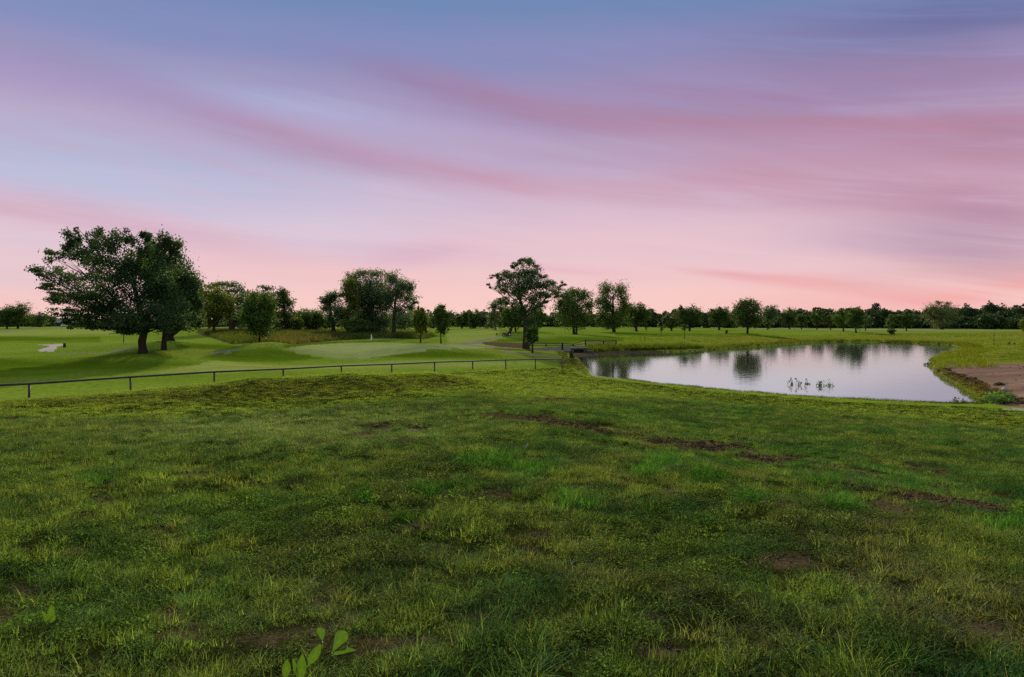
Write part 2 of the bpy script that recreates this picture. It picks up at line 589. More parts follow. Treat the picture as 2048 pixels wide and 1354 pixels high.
M_steel = simple_mat('weathered_steel', (0.06, 0.055, 0.05), 0.55, 0.3, var=0.3, scale=5.0)
M_pipe = simple_mat('pipe_rail_steel', (0.06, 0.055, 0.05), 0.85, 0.0, var=0.3, scale=3.0)
M_bark = simple_mat('bark', (0.045, 0.034, 0.026), 0.95, var=0.5, scale=6.0, bump=0.8, spec=0.1)
M_palebark = simple_mat('pale_bark', (0.20, 0.17, 0.13), 0.95, var=0.4, scale=5.0, bump=0.6, spec=0.1)
M_wood = simple_mat('old_post_wood', (0.035, 0.028, 0.02), 0.9, var=0.4, scale=6.0, spec=0.1)
M_white = simple_mat('white_paint', (0.75, 0.75, 0.74), 0.5, var=0.05, scale=2.0)
M_black = simple_mat('black_rubber_and_shade', (0.02, 0.02, 0.02), 0.8, var=0.2)
M_red = simple_mat('red_paint', (0.16, 0.035, 0.03), 0.5, var=0.1)
M_glass = simple_mat('dark_glass', (0.02, 0.025, 0.03), 0.15, var=0.1, spec=0.6)
M_roofgrey = simple_mat('grey_roofing', (0.085, 0.105, 0.12), 0.8, var=0.15, scale=0.3)
M_wallgrey = simple_mat('grey_walling', (0.055, 0.065, 0.075), 0.85, var=0.15, scale=0.4)


def leaf_mat(name, dark, light, trans=0.3):
    m, nt = new_mat(name)
    at = nt.nodes.new('ShaderNodeAttribute')
    at.attribute_name = 'tone'
    col = nramp(nt, at.outputs['Fac'], [(0.0, dark), (1.0, light)])
    p = nt.nodes.new('ShaderNodeBsdfPrincipled')
    nt.links.new(col, p.inputs['Base Color'])
    p.inputs['Roughness'].default_value = 0.6
    p.inputs['Specular IOR Level'].default_value = 0.04
    t = nt.nodes.new('ShaderNodeBsdfTranslucent')
    nt.links.new(nmix(nt, 1.0, col, (1.25, 1.2, 0.5), 'MULTIPLY'), t.inputs[0])
    ms = nt.nodes.new('ShaderNodeMixShader')
    ms.inputs[0].default_value = trans
    nt.links.new(p.outputs[0], ms.inputs[1])
    nt.links.new(t.outputs[0], ms.inputs[2])
    o = nt.nodes.new('ShaderNodeOutputMaterial')
    nt.links.new(ms.outputs[0], o.inputs[0])
    return m


L_oak = leaf_mat('oak_leaf', (0.022, 0.052, 0.026), (0.085, 0.140, 0.062), 0.32)
L_dark = leaf_mat('dark_leaf', (0.026, 0.055, 0.018), (0.085, 0.135, 0.038), 0.3)
L_mid = leaf_mat('mid_leaf', (0.032, 0.066, 0.018), (0.108, 0.170, 0.044), 0.28)
L_yellow = leaf_mat('yellowish_leaf', (0.055, 0.085, 0.016), (0.16, 0.195, 0.045), 0.33)
L_pale = leaf_mat('pale_leaf', (0.050, 0.075, 0.034), (0.140, 0.170, 0.080), 0.28)
L_haze = leaf_mat('hazy_leaf', (0.046, 0.086, 0.050), (0.125, 0.185, 0.095), 0.34)  # haze over these trees is put into the leaf colour
L_wood = leaf_mat('far_wood_leaf', (0.022, 0.046, 0.022), (0.066, 0.105, 0.042), 0.2)
L_weed = leaf_mat('weed_leaf', (0.06, 0.12, 0.015), (0.15, 0.21, 0.04), 0.35)

# ------------------------------------------------------------------ ground grid split into zones
th_f = np.radians(np.arange(-47, 47.01, 0.13))
th = np.concatenate([np.radians(np.arange(-180, -48, 6.0)), th_f, np.radians(np.arange(49, 180, 6.0))])
rr = np.concatenate([[0.02, 0.8, 1.6, 2.2], np.exp(np.arange(math.log(2.6), math.log(480), 0.0125)), [600, 900, 1500, 3000, 6000]])
TH, RR = np.meshgrid(th, rr)
GX = (RR * np.sin(TH)).ravel()
GY = (RR * np.cos(TH)).ravel()
GZ = height(GX, GY)
nth, nr = len(th), len(rr)
ii, jj = np.meshgrid(np.arange(nr - 1), np.arange(nth), indexing='ij')
j2 = (jj + 1) % nth
quads = np.stack([ii * nth + jj, ii * nth + j2, (ii + 1) * nth + j2, (ii + 1) * nth + jj], -1).reshape(-1, 4)
quads = quads[:, ::-1]
cx, cy, cz = (a[quads].mean(1) for a in (GX, GY, GZ))
cyc = np.where(cy > 0.5, cy, 1e9)
cpx = np.where(cy > 0.5, 1024 + F * cx / cyc, -9999)
cpy = np.where(cy > 0.5, HZ + F * (CAMH - cz) / cyc, -9999)


def in_px(poly, zmin, zmax, jitter=0.0, js=0.5):
    m = (cy > zmin) & (cy < zmax)
    idx = np.where(m)[0]
    x, y = cpx[idx], cpy[idx]
    poly = np.array(poly, float)
    d = poly_sdf(x, y, poly)
    if jitter:
        d = d + (fbm(cx[idx] * js, cy[idx] * js, 3) - 0.5) * jitter
    r = np.zeros(len(cx), bool)
    r[idx[d < 0]] = True
    return r


zone = np.zeros(len(quads), np.int8)
ZONES = ['fairway', 'putting_green', 'rough', 'rough_ground', 'dirt_lot', 'mud_bank', 'cart_path', 'bridge_road', 'pond_bed', 'worn_path']
zone[in_px([(575, 697), (620, 690), (690, 686), (760, 685), (850, 689), (960, 688), (1000, 692), (960, 697), (880, 697.5), (830, 703), (770, 710),
            (735, 716), (690, 717), (640, 713), (600, 705)], 52, 100, 0.0)] = 1
zone[in_px([(395, 662), (470, 661), (560, 661), (660, 662), (760, 665), (850, 667), (880, 672), (850, 679), (760, 677), (700, 680), (650, 683),
            (590, 689), (520, 690), (465, 689), (430, 678), (392, 667)], 72, 150, 2.0)] = 2
zone[in_px([(-900, 800), (58, 799), (262, 785), (431, 767), (570, 755), (690, 749), (870, 747), (1000, 741), (1116, 736), (1180, 756), (1262, 764), (1400, 781), (1700, 805), (1960, 815), (2060, 822), (3200, 860), (3200, 5000), (-900, 5000)], 2, 62, 1.0) | ((cy < 30) & (cy > -40) & (np.hypot(cx, cy) < 30))] = 3
zone[in_px([(1868, 731), (1905, 726.5), (2060, 727), (2500, 729), (2500, 816), (2060, 815), (2014, 815), (1986, 805), (1948, 783), (1911, 766), (1878, 751)], 28, 70, 4.0, 0.7)] = 4
zone[in_px([(1140, 705), (1165, 702), (1260, 700), (1330, 704), (1330, 708), (1200, 713), (1150, 716)], 65, 105, 1.5)] = 5
zone[in_px([(965, 684), (1010, 685), (1052, 686), (1052, 697), (1010, 694), (968, 689)], 78, 100, 1.0)] = 5
pathpolys = [
    ([(78, 689), (128, 687.5), (128, 690), (112, 694), (110, 704), (76, 703), (78, 700), (101, 692), (78, 690)], 55, 110),
    ([(112, 703.5), (200, 705.5), (250, 697), (290, 692.5), (290, 696), (252, 700), (200, 708), (112, 705)], 50, 100),
    ([(905, 690), (960, 680), (1005, 672.5), (1008, 675), (965, 684), (940, 690)], 75, 140),
    ([(935, 690), (1000, 693.5), (1060, 697), (1060, 699), (990, 696), (930, 692)], 70, 110),
    ([(1000, 699), (1050, 707), (1130, 715), (1135, 717), (1060, 711), (1005, 703)], 55, 95),
    ([(418, 706), (440, 701), (480, 697), (487, 700), (455, 706), (425, 709)], 45, 90),
    ([(-40, 664), (40, 660.5), (75, 657.8), (75, 659.2), (40, 662.5), (-40, 668)], 150, 300),
    ([(2000, 816.5), (2060, 818), (2300, 820), (2300, 825), (2060, 822), (2010, 819.5)], 25, 45),
]
for k_, (pl, a, b) in enumerate(pathpolys):
    zone[in_px(pl, a, b, 0.6, 1.0)] = 6 if k_ in (0, 7) else 9
zone[in_px([(1058, 697), (1100, 694.5), (1170, 692.5), (1236, 688), (1238, 692), (1205, 697), (1160, 702), (1100, 701), (1062, 699.5)], 70, 115)] = 7
mm = (cy > 25) & (cy < 150) & (cx > 2) & (cx < 90) & (cz < WATER - 0.05)
zone[mm] = 8

# ---- colour of the soil / sward inside the two large zones (what grows there, plus painted bands of shade and light)
gr = np.hypot(GX, GY)
gyc = np.where(GY > 0.5, GY, 1e9)
gpx = np.where(GY > 0.5, 1024 + F * GX / gyc, -9999)
gpy = np.where(GY > 0.5, HZ + F * (CAMH - GZ) / gyc, -9999)

RUT = [(860, 820, 3), (1060, 838, 5), (1180, 857, 5), (1270, 876, 7), (1380, 891, 9), (1470, 900, 10), (1560, 926, 12), (1640, 943, 15), (1710, 960, 17), (1800, 980, 20), (1880, 993, 18), (1950, 1005, 14), (2010, 1022, 10)]
DIRT = [(825, 858, 26, 5), (800, 883, 45, 6), (740, 858, 70, 10), (1080, 833, 30, 5), (905, 868, 18, 4), (600, 968, 34, 7), (350, 1030, 55, 9), (700, 968, 22, 8),
        (1780, 1024, 62, 17), (1560, 1005, 40, 8), (760, 1030, 30, 10), (430, 905, 22, 5), (205, 1000, 26, 4), (1480, 878, 30, 4), (1840, 935, 34, 5), (1880, 945, 26, 5),
        (1000, 985, 30, 6), (910, 985, 24, 6), (1350, 980, 30, 7), (1230, 1010, 26, 8), (1040, 920, 26, 4), (25, 838, 22, 5), (1085, 1070, 30, 8), (850, 1055, 40, 6),
        (1100, 800, 40, 4), (1710, 1160, 40, 20), (1800, 1180, 40, 18), (1560, 1120, 60, 14), (330, 1230, 40, 14), (520, 1130, 50, 12), (980, 1230, 50, 18), (1330, 1300, 50, 18), (150, 1100, 40, 12), (1960, 1260, 60, 20), (380, 950, 40, 6)]
LUSH = [(985, 925, 75, 20), (1060, 940, 60, 16), (1680, 1008, 46, 22), (1650, 966, 38, 13), (1410, 955, 55, 16), (210, 962, 45, 9), (1300, 1022, 34, 14), (1500, 1000, 40, 14), (870, 985, 60, 20),
        (1800, 940, 0, 0), (1330, 925, 60, 14), (820, 1050, 60, 14), (1150, 1010, 60, 20), (1600, 935, 25, 9), (2020, 1050, 60, 25), (730, 1000, 30, 12), (1290, 945, 40, 12), (1800, 970, 0, 0), (1830, 975, 26, 8)]


def seg_dist(x, y, pts):
    d = np.full(x.shape, 1e9)
    for (ax, ay, aw), (bx, by, bw) in zip(pts[:-1], pts[1:]):
        ex, ey = bx - ax, by - ay
        t = np.clip(((x - ax) * ex + (y - ay) * ey) / (ex * ex + ey * ey), 0, 1)
        d = np.minimum(d, np.hypot((x - ax - t * ex) * 0.5, y - ay - t * ey) / (aw + (bw - aw) * t))
    return d


def bareness(x, y, X, Y):
    b = np.clip(1.35 - seg_dist(x, y, RUT) * 0.8 - 1.35 * smooth(0.58, 0.40, fbm(X * 0.9 + 3, Y * 0.9, 2)) , 0, 1)
    for (px, py, sx, sy) in DIRT:
        b = np.maximum(b, 0.82 * np.exp(-((x - px) / sx) ** 2 - ((y - py) / sy) ** 2))
    n = fbm(X * 2.3 + 11, Y * 2.3 + 4, 4)
    b = np.clip(b * 1.3 - 0.25 + (n - 0.5) * 2.2 * (b > 0.08), 0, 1)
    return np.clip(b + smooth(0.70, 0.80, n) * 0.6, 0, 1)


def lushness(x, y):
    b = np.zeros(x.shape)
    for (px, py, sx, sy) in LUSH:
        if sx:
            b = np.maximum(b, np.exp(-(((x - px) / sx) ** 2 + ((y - py) / sy) ** 2)))
    return b


zc4 = np.zeros((len(GX), 4), np.float32)
bare = bareness(gpx, gpy, GX, GY)
nearv = (gr < 60) & (GY > 0.5)
zc4[:, :3] = np.array((0.085, 0.060, 0.036))
zc4[:, 3] = np.where(nearv, bare * 0.95, 0)
# band of yellow sward on the near bank and in front of the mound
yel = nearv * smooth(14, 20, gr) * 0.55
mix_y = np.array((0.12, 0.14, 0.018))
# far side: rough yellow grass round the pond, paler dry ground far away
far = (gr > 60) & (GY > 1)
w = np.zeros(len(GX))
pd = np.full(len(GX), 1e9)
m2 = (GY > 20) & (GY < 320) & (GX > -20) & (GX < 190)
pd[m2] = poly_sdf(GX[m2], GY[m2], POND)
bank = far * (1 - smooth(3, 22, pd)) * (0.55 + 0.6 * fbm(GX * 0.2, GY * 0.2, 3))
zc4[:, :3] = np.where((bank > 0.02)[:, None], np.array((0.18, 0.205, 0.03)), zc4[:, :3])
zc4[:, 3] = np.where(bank > 0.02, np.clip(bank, 0, 0.85), zc4[:, 3])
dry = (GY > 100) & (GX > 78) & (GX < 230)
zc4[dry, :3] = (0.21, 0.22, 0.06)
zc4[dry, 3] = 0.75 * smooth(78, 100, GX[dry]) * (0.5 + 0.5 * fbm(GX[dry] * .05, GY[dry] * .15, 3))
strip = (gr > 215) & (gr < 380) & (GY > 1)
zc4[strip, :3] = (0.27, 0.25, 0.15)
zc4[strip, 3] = 0.8 * smooth(215, 260, gr[strip]) * smooth(0.42, 0.6, fbm(GX[strip] * .02 + 3, GY[strip] * .03, 3))

SHADE_BANDS = [([(430, 704), (500, 698), (545, 697), (590, 704), (650, 716), (570, 724), (470, 722), (400, 716)], 6), ([(760, 713), (800, 707), (850, 702), (930, 705), (1000, 709), (980, 716), (860, 717), (800, 716)], 4),  # shading bands and the oak's shadow, painted in with the deeper rough green
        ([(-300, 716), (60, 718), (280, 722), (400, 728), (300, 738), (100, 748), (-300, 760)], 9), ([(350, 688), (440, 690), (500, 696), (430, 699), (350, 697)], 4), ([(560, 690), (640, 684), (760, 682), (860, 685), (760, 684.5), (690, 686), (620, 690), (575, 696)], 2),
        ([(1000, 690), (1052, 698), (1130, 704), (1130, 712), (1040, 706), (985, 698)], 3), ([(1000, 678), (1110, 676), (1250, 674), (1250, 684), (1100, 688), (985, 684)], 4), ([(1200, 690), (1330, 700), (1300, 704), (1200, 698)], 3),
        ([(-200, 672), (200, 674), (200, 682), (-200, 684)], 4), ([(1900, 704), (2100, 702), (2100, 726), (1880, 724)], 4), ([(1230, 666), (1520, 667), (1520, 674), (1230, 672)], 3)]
LIGHT_BANDS = [([(430, 722), (560, 730), (760, 724), (900, 720), (1100, 722), (1100, 730), (860, 736), (500, 742), (300, 748)], 6), ([(100, 658), (260, 656), (260, 668), (0, 672), (-200, 670)], 4), ([(890, 662), (1000, 660), (990, 680), (900, 688)], 5)]  # pale turf, also the lighter side of the painted fairway shading
fair = (GY > 28) & (GY < 320)
fi_ = np.where(fair)[0]
dn = (fbm(GX[fi_] * .25, GY[fi_] * .25, 3) - .5)
FRINGE = [([(565, 697), (620, 689), (690, 685), (760, 684), (860, 687), (965, 686), (1008, 692), (965, 698), (880, 699), (830, 705), (770, 712), (735, 719), (690, 720), (640, 716), (590, 707)], 5)]
for plist, colr, amt in ((FRINGE, (0.215, 0.275, 0.065), .8), (SHADE_BANDS, (0.072, 0.128, 0.005), .85), (LIGHT_BANDS, (0.26, 0.305, 0.07), .75)):
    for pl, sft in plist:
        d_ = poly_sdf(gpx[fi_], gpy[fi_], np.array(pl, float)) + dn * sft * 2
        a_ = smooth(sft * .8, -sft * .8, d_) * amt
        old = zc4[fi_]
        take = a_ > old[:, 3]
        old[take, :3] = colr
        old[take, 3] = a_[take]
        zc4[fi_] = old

zmats = {'fairway': M_turf, 'putting_green': M_green, 'rough': M_rough, 'rough_ground': M_near, 'dirt_lot': M_dirt, 'mud_bank': M_mud,
         'cart_path': M_path, 'bridge_road': M_asph, 'pond_bed': M_mud, 'worn_path': M_worn}
znames = {'fairway': 'ground', 'putting_green': 'putting_green_ground', 'rough': 'rough_ground', 'rough_ground': 'bank_ground', 'dirt_lot': 'dirt_ground',
          'mud_bank': 'mud_ground', 'cart_path': 'cart_path', 'bridge_road': 'service_road', 'pond_bed': 'pond_bed_ground', 'worn_path': 'worn_path'}
for k, zn in enumerate(ZONES):
    q = quads[zone == k]
    if not len(q):
        continue
    used, inv = np.unique(q, return_inverse=True)
    o = mesh_obj(znames[zn], np.column_stack([GX, GY, GZ])[used], inv.reshape(-1, 4), zmats[zn], smooth=True)
    if zn in ('fairway', 'rough_ground'):
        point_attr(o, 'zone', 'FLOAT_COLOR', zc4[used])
    tag(o, kind='structure')

# ------------------------------------------------------------------ pond water
def water_mat():
    m, nt = new_mat('pond_water')
    geo = nt.nodes.new('ShaderNodeNewGeometry')
    n1 = nnoise(nt, geo.outputs['Position'], 1.6, 4.0, 0.55)
    n2 = nnoise(nt, geo.outputs['Position'], 0.25, 3.0, 0.5)
    bp = nt.nodes.new('ShaderNodeBump')
    bp.inputs['Strength'].default_value = 0.10
    bp.inputs['Distance'].default_value = 0.05
    nt.links.new(nmath(nt, 'MULTIPLY_ADD', n2, 0.8, n1), bp.inputs['Height'])
    gl = nt.nodes.new('ShaderNodeBsdfGlossy')
    gl.inputs['Color'].default_value = (0.72, 0.99, 1.0, 1)
    gl.inputs['Roughness'].default_value = 0.05
    nt.links.new(bp.outputs[0], gl.inputs['Normal'])
    df = nt.nodes.new('ShaderNodeBsdfDiffuse')
    df.inputs['Color'].default_value = (0.13, 0.112, 0.075, 1)
    fr = nt.nodes.new('ShaderNodeFresnel')
    fr.inputs['IOR'].default_value = 1.333
    ms = nt.nodes.new('ShaderNodeMixShader')
    nt.links.new(nmath(nt, 'MULTIPLY_ADD', fr.outputs[0], 0.3, 0.70), ms.inputs[0])
    nt.links.new(df.outputs[0], ms.inputs[1])
    nt.links.new(gl.outputs[0], ms.inputs[2])
    o = nt.nodes.new('ShaderNodeOutputMaterial')
    nt.links.new(ms.outputs[0], o.inputs[0])
    return m


_cen = POND.mean(0)
wv = []
for i in range(len(POND)):
    a, b, c = POND[i - 1], POND[i], POND[(i + 1) % len(POND)]
    t = (c - a) / np.linalg.norm(c - a)
    nrm = np.array((t[1], -t[0]))
    wv.append((*(b + nrm * 1.2), WATER))
tag(mesh_obj('pond_water', wv, [tuple(range(len(wv)))], water_mat()), kind='structure')

# ------------------------------------------------------------------ trees
def leaf_quads(P, size, rg, flat=0.0, aspect=0.6):
    n = len(P)
    u = rg.normal(size=(n, 3))
    u[:, 2] *= (1 - flat)
    u /= np.linalg.norm(u, axis=1)[:, None]
    w_ = rg.normal(size=(n, 3))
    v = np.cross(u, w_)
    v /= np.linalg.norm(v, axis=1)[:, None] + 1e-9
    s = (size * rg.uniform(0.65, 1.35, n))[:, None]
    q = np.stack([P - u * s * .5, P + v * s * .5 * aspect, P + u * s * .5, P - v * s * .5 * aspect], 1)
    return q.reshape(-1, 3), np.arange(n * 4).reshape(-1, 4)


def crown_points(clumps, n, rg, spray=0.26, lean=None, lps=26, floor=None):
    """clumps: (k,6) cx cy cz rx ry rz -> leaf positions gathered in sprays; returns P, tone"""
    cl = np.asarray(clumps, float)
    vol = (cl[:, 3] * cl[:, 5]) ** 0.78
    per = np.maximum((vol / vol.sum() * n).astype(int), 12)
    Ps, Ts = [], []
    for c, k in zip(cl, per):
        ns = max(int(k / lps), 3)
        d = rg.normal(size=(ns, 3))
        d /= np.linalg.norm(d, axis=1)[:, None]
        rad = rg.uniform(0.15, 1.0, ns) ** 0.55
        sc = c[:3] + d * rad[:, None] * c[3:]
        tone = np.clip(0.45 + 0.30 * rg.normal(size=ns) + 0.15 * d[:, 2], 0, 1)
        w_ = rg.integers(0, ns, k)
        jit = rg.normal(size=(k, 3)) * c[3:] * spray
        along = rg.normal(size=k)[:, None] * d[w_] * c[3:] * spray * 1.1
        if lean is not None:
            rd = sc - np.array(lean)
            rd /= np.linalg.norm(rd, axis=1)[:, None] + 1e-6
            along = rg.normal(size=k)[:, None] * rd[w_] * c[[3, 3, 3]] * 0.10
            jit = jit * 1.05
        Ps.append(sc[w_] + jit * 0.75 + along)
        Ts.append(np.clip(tone[w_] + rg.normal(size=k) * 0.12, 0, 1))
    P, T = np.vstack(Ps), np.concatenate(Ts)
    if floor is not None:
        ok = P[:, 2] > floor + rg.normal(size=len(P)) * 0.10 + 0.35 * np.sin(P[:, 0] * 1.9 + 1.3 * np.sin(P[:, 1] * 1.3))
        P, T = P[ok], T[ok]
    return P, T


def bez(a, b, c, n=6):
    t = np.linspace(0, 1, n)[:, None]
    return (1 - t) ** 2 * np.array(a) + 2 * t * (1 - t) * np.array(b) + t * t * np.array(c)


def make_tree(name, label, cat, base, trunk, clumps, n, leaf, mat, bark=None, seed=1, group=None, spray=0.26, lean=None, twigs=2, limb=1.0, flat=0.0, lps=26, grow=1.0, floor=None):
    """trunk: list of (x,y,z,r) local points; clumps local; leaf = leaf length in metres"""
    rg = np.random.default_rng(seed)
    root = thing(name, label, cat, base, group)
    mb = MB()
    if trunk:
        tp = np.array([t[:3] for t in trunk], float)
        tr = [t[3] for t in trunk]
        r0 = tr[0]
        # flare at the foot, sunk a little into the soil
        pts = [tp[0] - (0, 0, 0.25), tp[0] + (0, 0, 0.05)] + list(tp[1:])
        mb.tube(pts, [r0 * 1.55, r0 * 1.15] + tr[1:], 8)
        for c in clumps:
            c = np.array(c)
            # leave the trunk below the clump
            hz = np.clip(c[2] - 0.9 * math.hypot(c[0] - tp[-1][0], c[1] - tp[-1][1]) - 0.3 * c[5], tp[1 if len(tp) < 6 else 3][2] * 0.9, tp[-1][2])
            k = int(np.clip(np.searchsorted(tp[:, 2], hz), 1, len(tp) - 1))
            f_ = np.clip((hz - tp[k - 1][2]) / (tp[k][2] - tp[k - 1][2] + 1e-6), 0, 1)
            s = tp[k - 1] * (1 - f_) + tp[k] * f_
            rs = (tr[k - 1] * (1 - f_) + tr[k] * f_) * 0.55 * limb
            e = c[:3] + (0, 0, -0.1 * c[5])
            mid = s * 0.45 + e * 0.55
            mid[2] = s[2] * 0.35 + e[2] * 0.65 + rg.normal() * 0.08 * c[5]
            br = bez(s, mid, e, 6)
            br[1:-1] += rg.normal(size=(4, 3)) * 0.05 * c[3]
            rad = np.linspace(rs, max(rs * 0.25, 0.015), 6)
            mb.tube(br, rad, 5, cap=False)
            for _ in range(twigs):
                d = rg.normal(size=3)
                d /= np.linalg.norm(d)
                q = e + d * c[3:] * 0.85
                st = br[3]
                mb.tube(bez(st, (st + q) / 2 + (0, 0, 0.1 * c[5]), q, 4), np.linspace(rs * 0.4, max(rs * 0.1, 0.008), 4), 4, cap=False)
        mb.build('trunk', bark or M_bark, root, smooth=True)
    P, T = crown_points([(*c[:3], *(np.array(c[3:]) * grow)) for c in clumps], n, rg, spray, lean, lps, floor)
    P[:, 2] = np.maximum(P[:, 2], 0.05)
    V, Q = leaf_quads(P, leaf, rg, flat)
    o = mesh_obj('crown', V, Q, mat, root)
    point_attr(o, 'tone', 'FLOAT', np.repeat(T, 4).astype(np.float32))
    return root


def px_tree(name, label, cat, bx, by, Z, trunk_px, clumps_px, n, leaf, mat, depth=1.0, **kw):
    """a tree whose outline was measured in the photo, set at its own distance with its own depth"""
    s = Z / F
    g = ground(bx, Z)
    rg = np.random.default_rng(kw.get('seed', 1) + 99)
    dz = (CAMH - (by - HZ) * s) - g[2]
    half = max(c[2] for c in clumps_px) * s
    wid = (max(c[0] for c in clumps_px) - min(c[0] for c in clumps_px)) * s * 0.5
    cl = []
    for (cx_, cy_, rx, ry) in clumps_px:
        edge = abs((cx_ - np.mean([c[0] for c in clumps_px])) * s) / (wid + 1e-6)
        y = rg.uniform(-1, 1) * depth * wid * 0.75 * math.sqrt(max(0.05, 1 - min(edge, 1) ** 2))
        k = 1 + y / Z
        cl.append(((cx_ - 1024) * s * k - g[0], y, (by - cy_) * s * k + dz + 0.0, rx * s * 0.92, rx * s * 1.0 * (0.9 + 0.4 * rg.random()), ry * s * 0.92))
    tk = [((x - bx) * s, 0, (by - y) * s + dz if i else 0.0, r * s) for i, (x, y, r) in enumerate(trunk_px)]
    if 'bottom' in kw:
        kw['floor'] = (by - kw.pop('bottom')) * s + dz
    if 'lean' in kw:
        kw['lean'] = ((kw['lean'][0] - bx) * s, 0, (by - kw['lean'][1]) * s)
    return make_tree(name, label, cat, g, tk, cl, n, leaf, mat, **kw)


def auto_tree(name, label, cat, bx, by, Z, top, width, bottom, mat, n=2600, leaf=None, seed=1, trunk_r=None, lobes=11, **kw):
    rg = np.random.default_rng(seed * 7 + 5)
    cl = []
    cyy = (top + bottom) / 2
    hh = (bottom - top) / 2
    hw = width / 2
    for k in range(lobes):
        a = 2 * math.pi * (k + rg.uniform(-.3, .3)) / lobes
        rad = rg.uniform(0.50, 0.68) if k % 3 else rg.uniform(0.1, 0.35)
        rx = hw * rg.uniform(0.40, 0.58)
        ry = hh * rg.uniform(0.34, 0.54)
        x = bx + math.cos(a) * rad * hw
        y = cyy - math.sin(a) * rad * hh
        x = np.clip(x, bx - hw + rx * .8, bx + hw - rx * .8)
        y = np.clip(y, top + ry * .8, bottom - ry * .7)
        cl.append((x, y, rx, ry))
    cl.append((bx, cyy, hw * 0.55, hh * 0.55))
    for k in range(4):      # stray boughs that break the outline
        a = rg.uniform(-0.3, math.pi + 0.3)
        cl.append((bx + math.cos(a) * hw * rg.uniform(.75, .98), cyy - math.sin(a) * hh * rg.uniform(.75, .98), hw * rg.uniform(.14, .24), hh * rg.uniform(.12, .2)))
    tr = trunk_r or max(width * 0.045, 1.2)
    tk = [(bx, by, tr), (bx + rg.uniform(-.5, .5), (by + bottom) / 2, tr * 0.85), (bx + rg.uniform(-1, 1), cyy + hh * 0.3, tr * 0.6), (bx, top + hh * 0.7, tr * 0.25)]
    return px_tree(name, label, cat, bx, by, Z, tk, cl, int(n * 1.45), leaf or Z / F * 2.6, mat, seed=seed, **kw)


# ---- the big oak at left and the two trees behind it
px_tree('oak_tree', 'biggest dark tree at left with windswept crown, forked trunk nearest the pipe fence', 'tree', 286, 710, 52,
        [(286, 711, 9), (285, 696, 8), (284, 682, 8), (290, 660, 7), (280, 620, 6), (265, 560, 3.5), (262, 500, 1.5)],
        [(95, 545, 33, 13), (130, 556, 38, 15), (175, 580, 42, 17), (112, 512, 24, 14), (140, 482, 17, 26), (165, 515, 30, 24), (200, 500, 36, 34), (150, 598, 34, 9),
         (195, 612, 40, 13), (155, 640, 32, 10), (195, 648, 36, 13), (215, 600, 40, 18), (180, 596, 32, 12), (228, 652, 30, 12), (130, 588, 28, 9), (172, 628, 32, 11), (290, 498, 20, 24), (302, 482, 13, 14), (290, 474, 15, 14), (298, 520, 20, 22), (310, 545, 28, 28), (108, 598, 26, 13), (122, 622, 26, 11), (136, 646, 22, 9), (170, 652, 30, 9), (280, 530, 26, 26), (212, 636, 34, 13), (105, 575, 24, 8), (190, 560, 34, 16), (250, 648, 42, 18), (205, 655, 26, 10), (345, 652, 40, 14), (292, 648, 40, 18), (152, 470, 15, 22), (188, 470, 18, 22), (232, 478, 28, 20), (262, 478, 17, 20),
         (215, 540, 42, 32), (258, 525, 36, 34), (250, 580, 46, 40), (230, 628, 42, 24), (280, 622, 44, 36), (292, 565, 42, 42), (255, 655, 36, 12), (305, 655, 36, 15),
         (76, 548, 12, 7), (235, 666, 24, 7), (325, 610, 42, 40), (320, 560, 30, 34), (310, 640, 40, 24), (345, 630, 36, 30), (90, 572, 20, 8)],
        56000, 0.15, L_oak, depth=0.6, seed=11, spray=0.24, lean=(295, 660), twigs=4, limb=0.42, lps=80, grow=1.04, bottom=666)
px_tree('oak_tree', 'dark upright tree just right of the big forked one, straight grey trunk', 'tree', 328, 702.5, 57,
        [(328, 703, 5.5), (328, 685, 5), (330, 660, 4.5), (338, 600, 3), (335, 520, 1.3)],
        [(326, 488, 14, 22), (346, 498, 18, 20), (312, 506, 22, 24), (340, 530, 34, 30), (370, 556, 26, 26), (385, 588, 18, 28), (358, 600, 34, 34), (330, 575, 36, 36), (374, 632, 24, 22),
         (340, 645, 34, 18), (395, 606, 10, 26), (300, 530, 20, 25)],
        26000, 0.16, L_oak, seed=12, spray=0.24, twigs=3, lps=50, grow=1.05, bottom=664)
px_tree('oak_tree', 'stout dark trunk behind the two front oaks, rounded crown on their right edge', 'tree', 341, 690.5, 66,
        [(341, 691, 8), (340, 672, 7), (345, 640, 5), (355, 580, 2)],
        [(380, 590, 24, 34), (352, 556, 30, 36), (392, 636, 16, 18), (365, 625, 30, 28), (330, 600, 30, 30), (350, 655, 30, 12), (398, 590, 8, 18)],
        16000, 0.2, L_dark, seed=13, twigs=2, bottom=663)

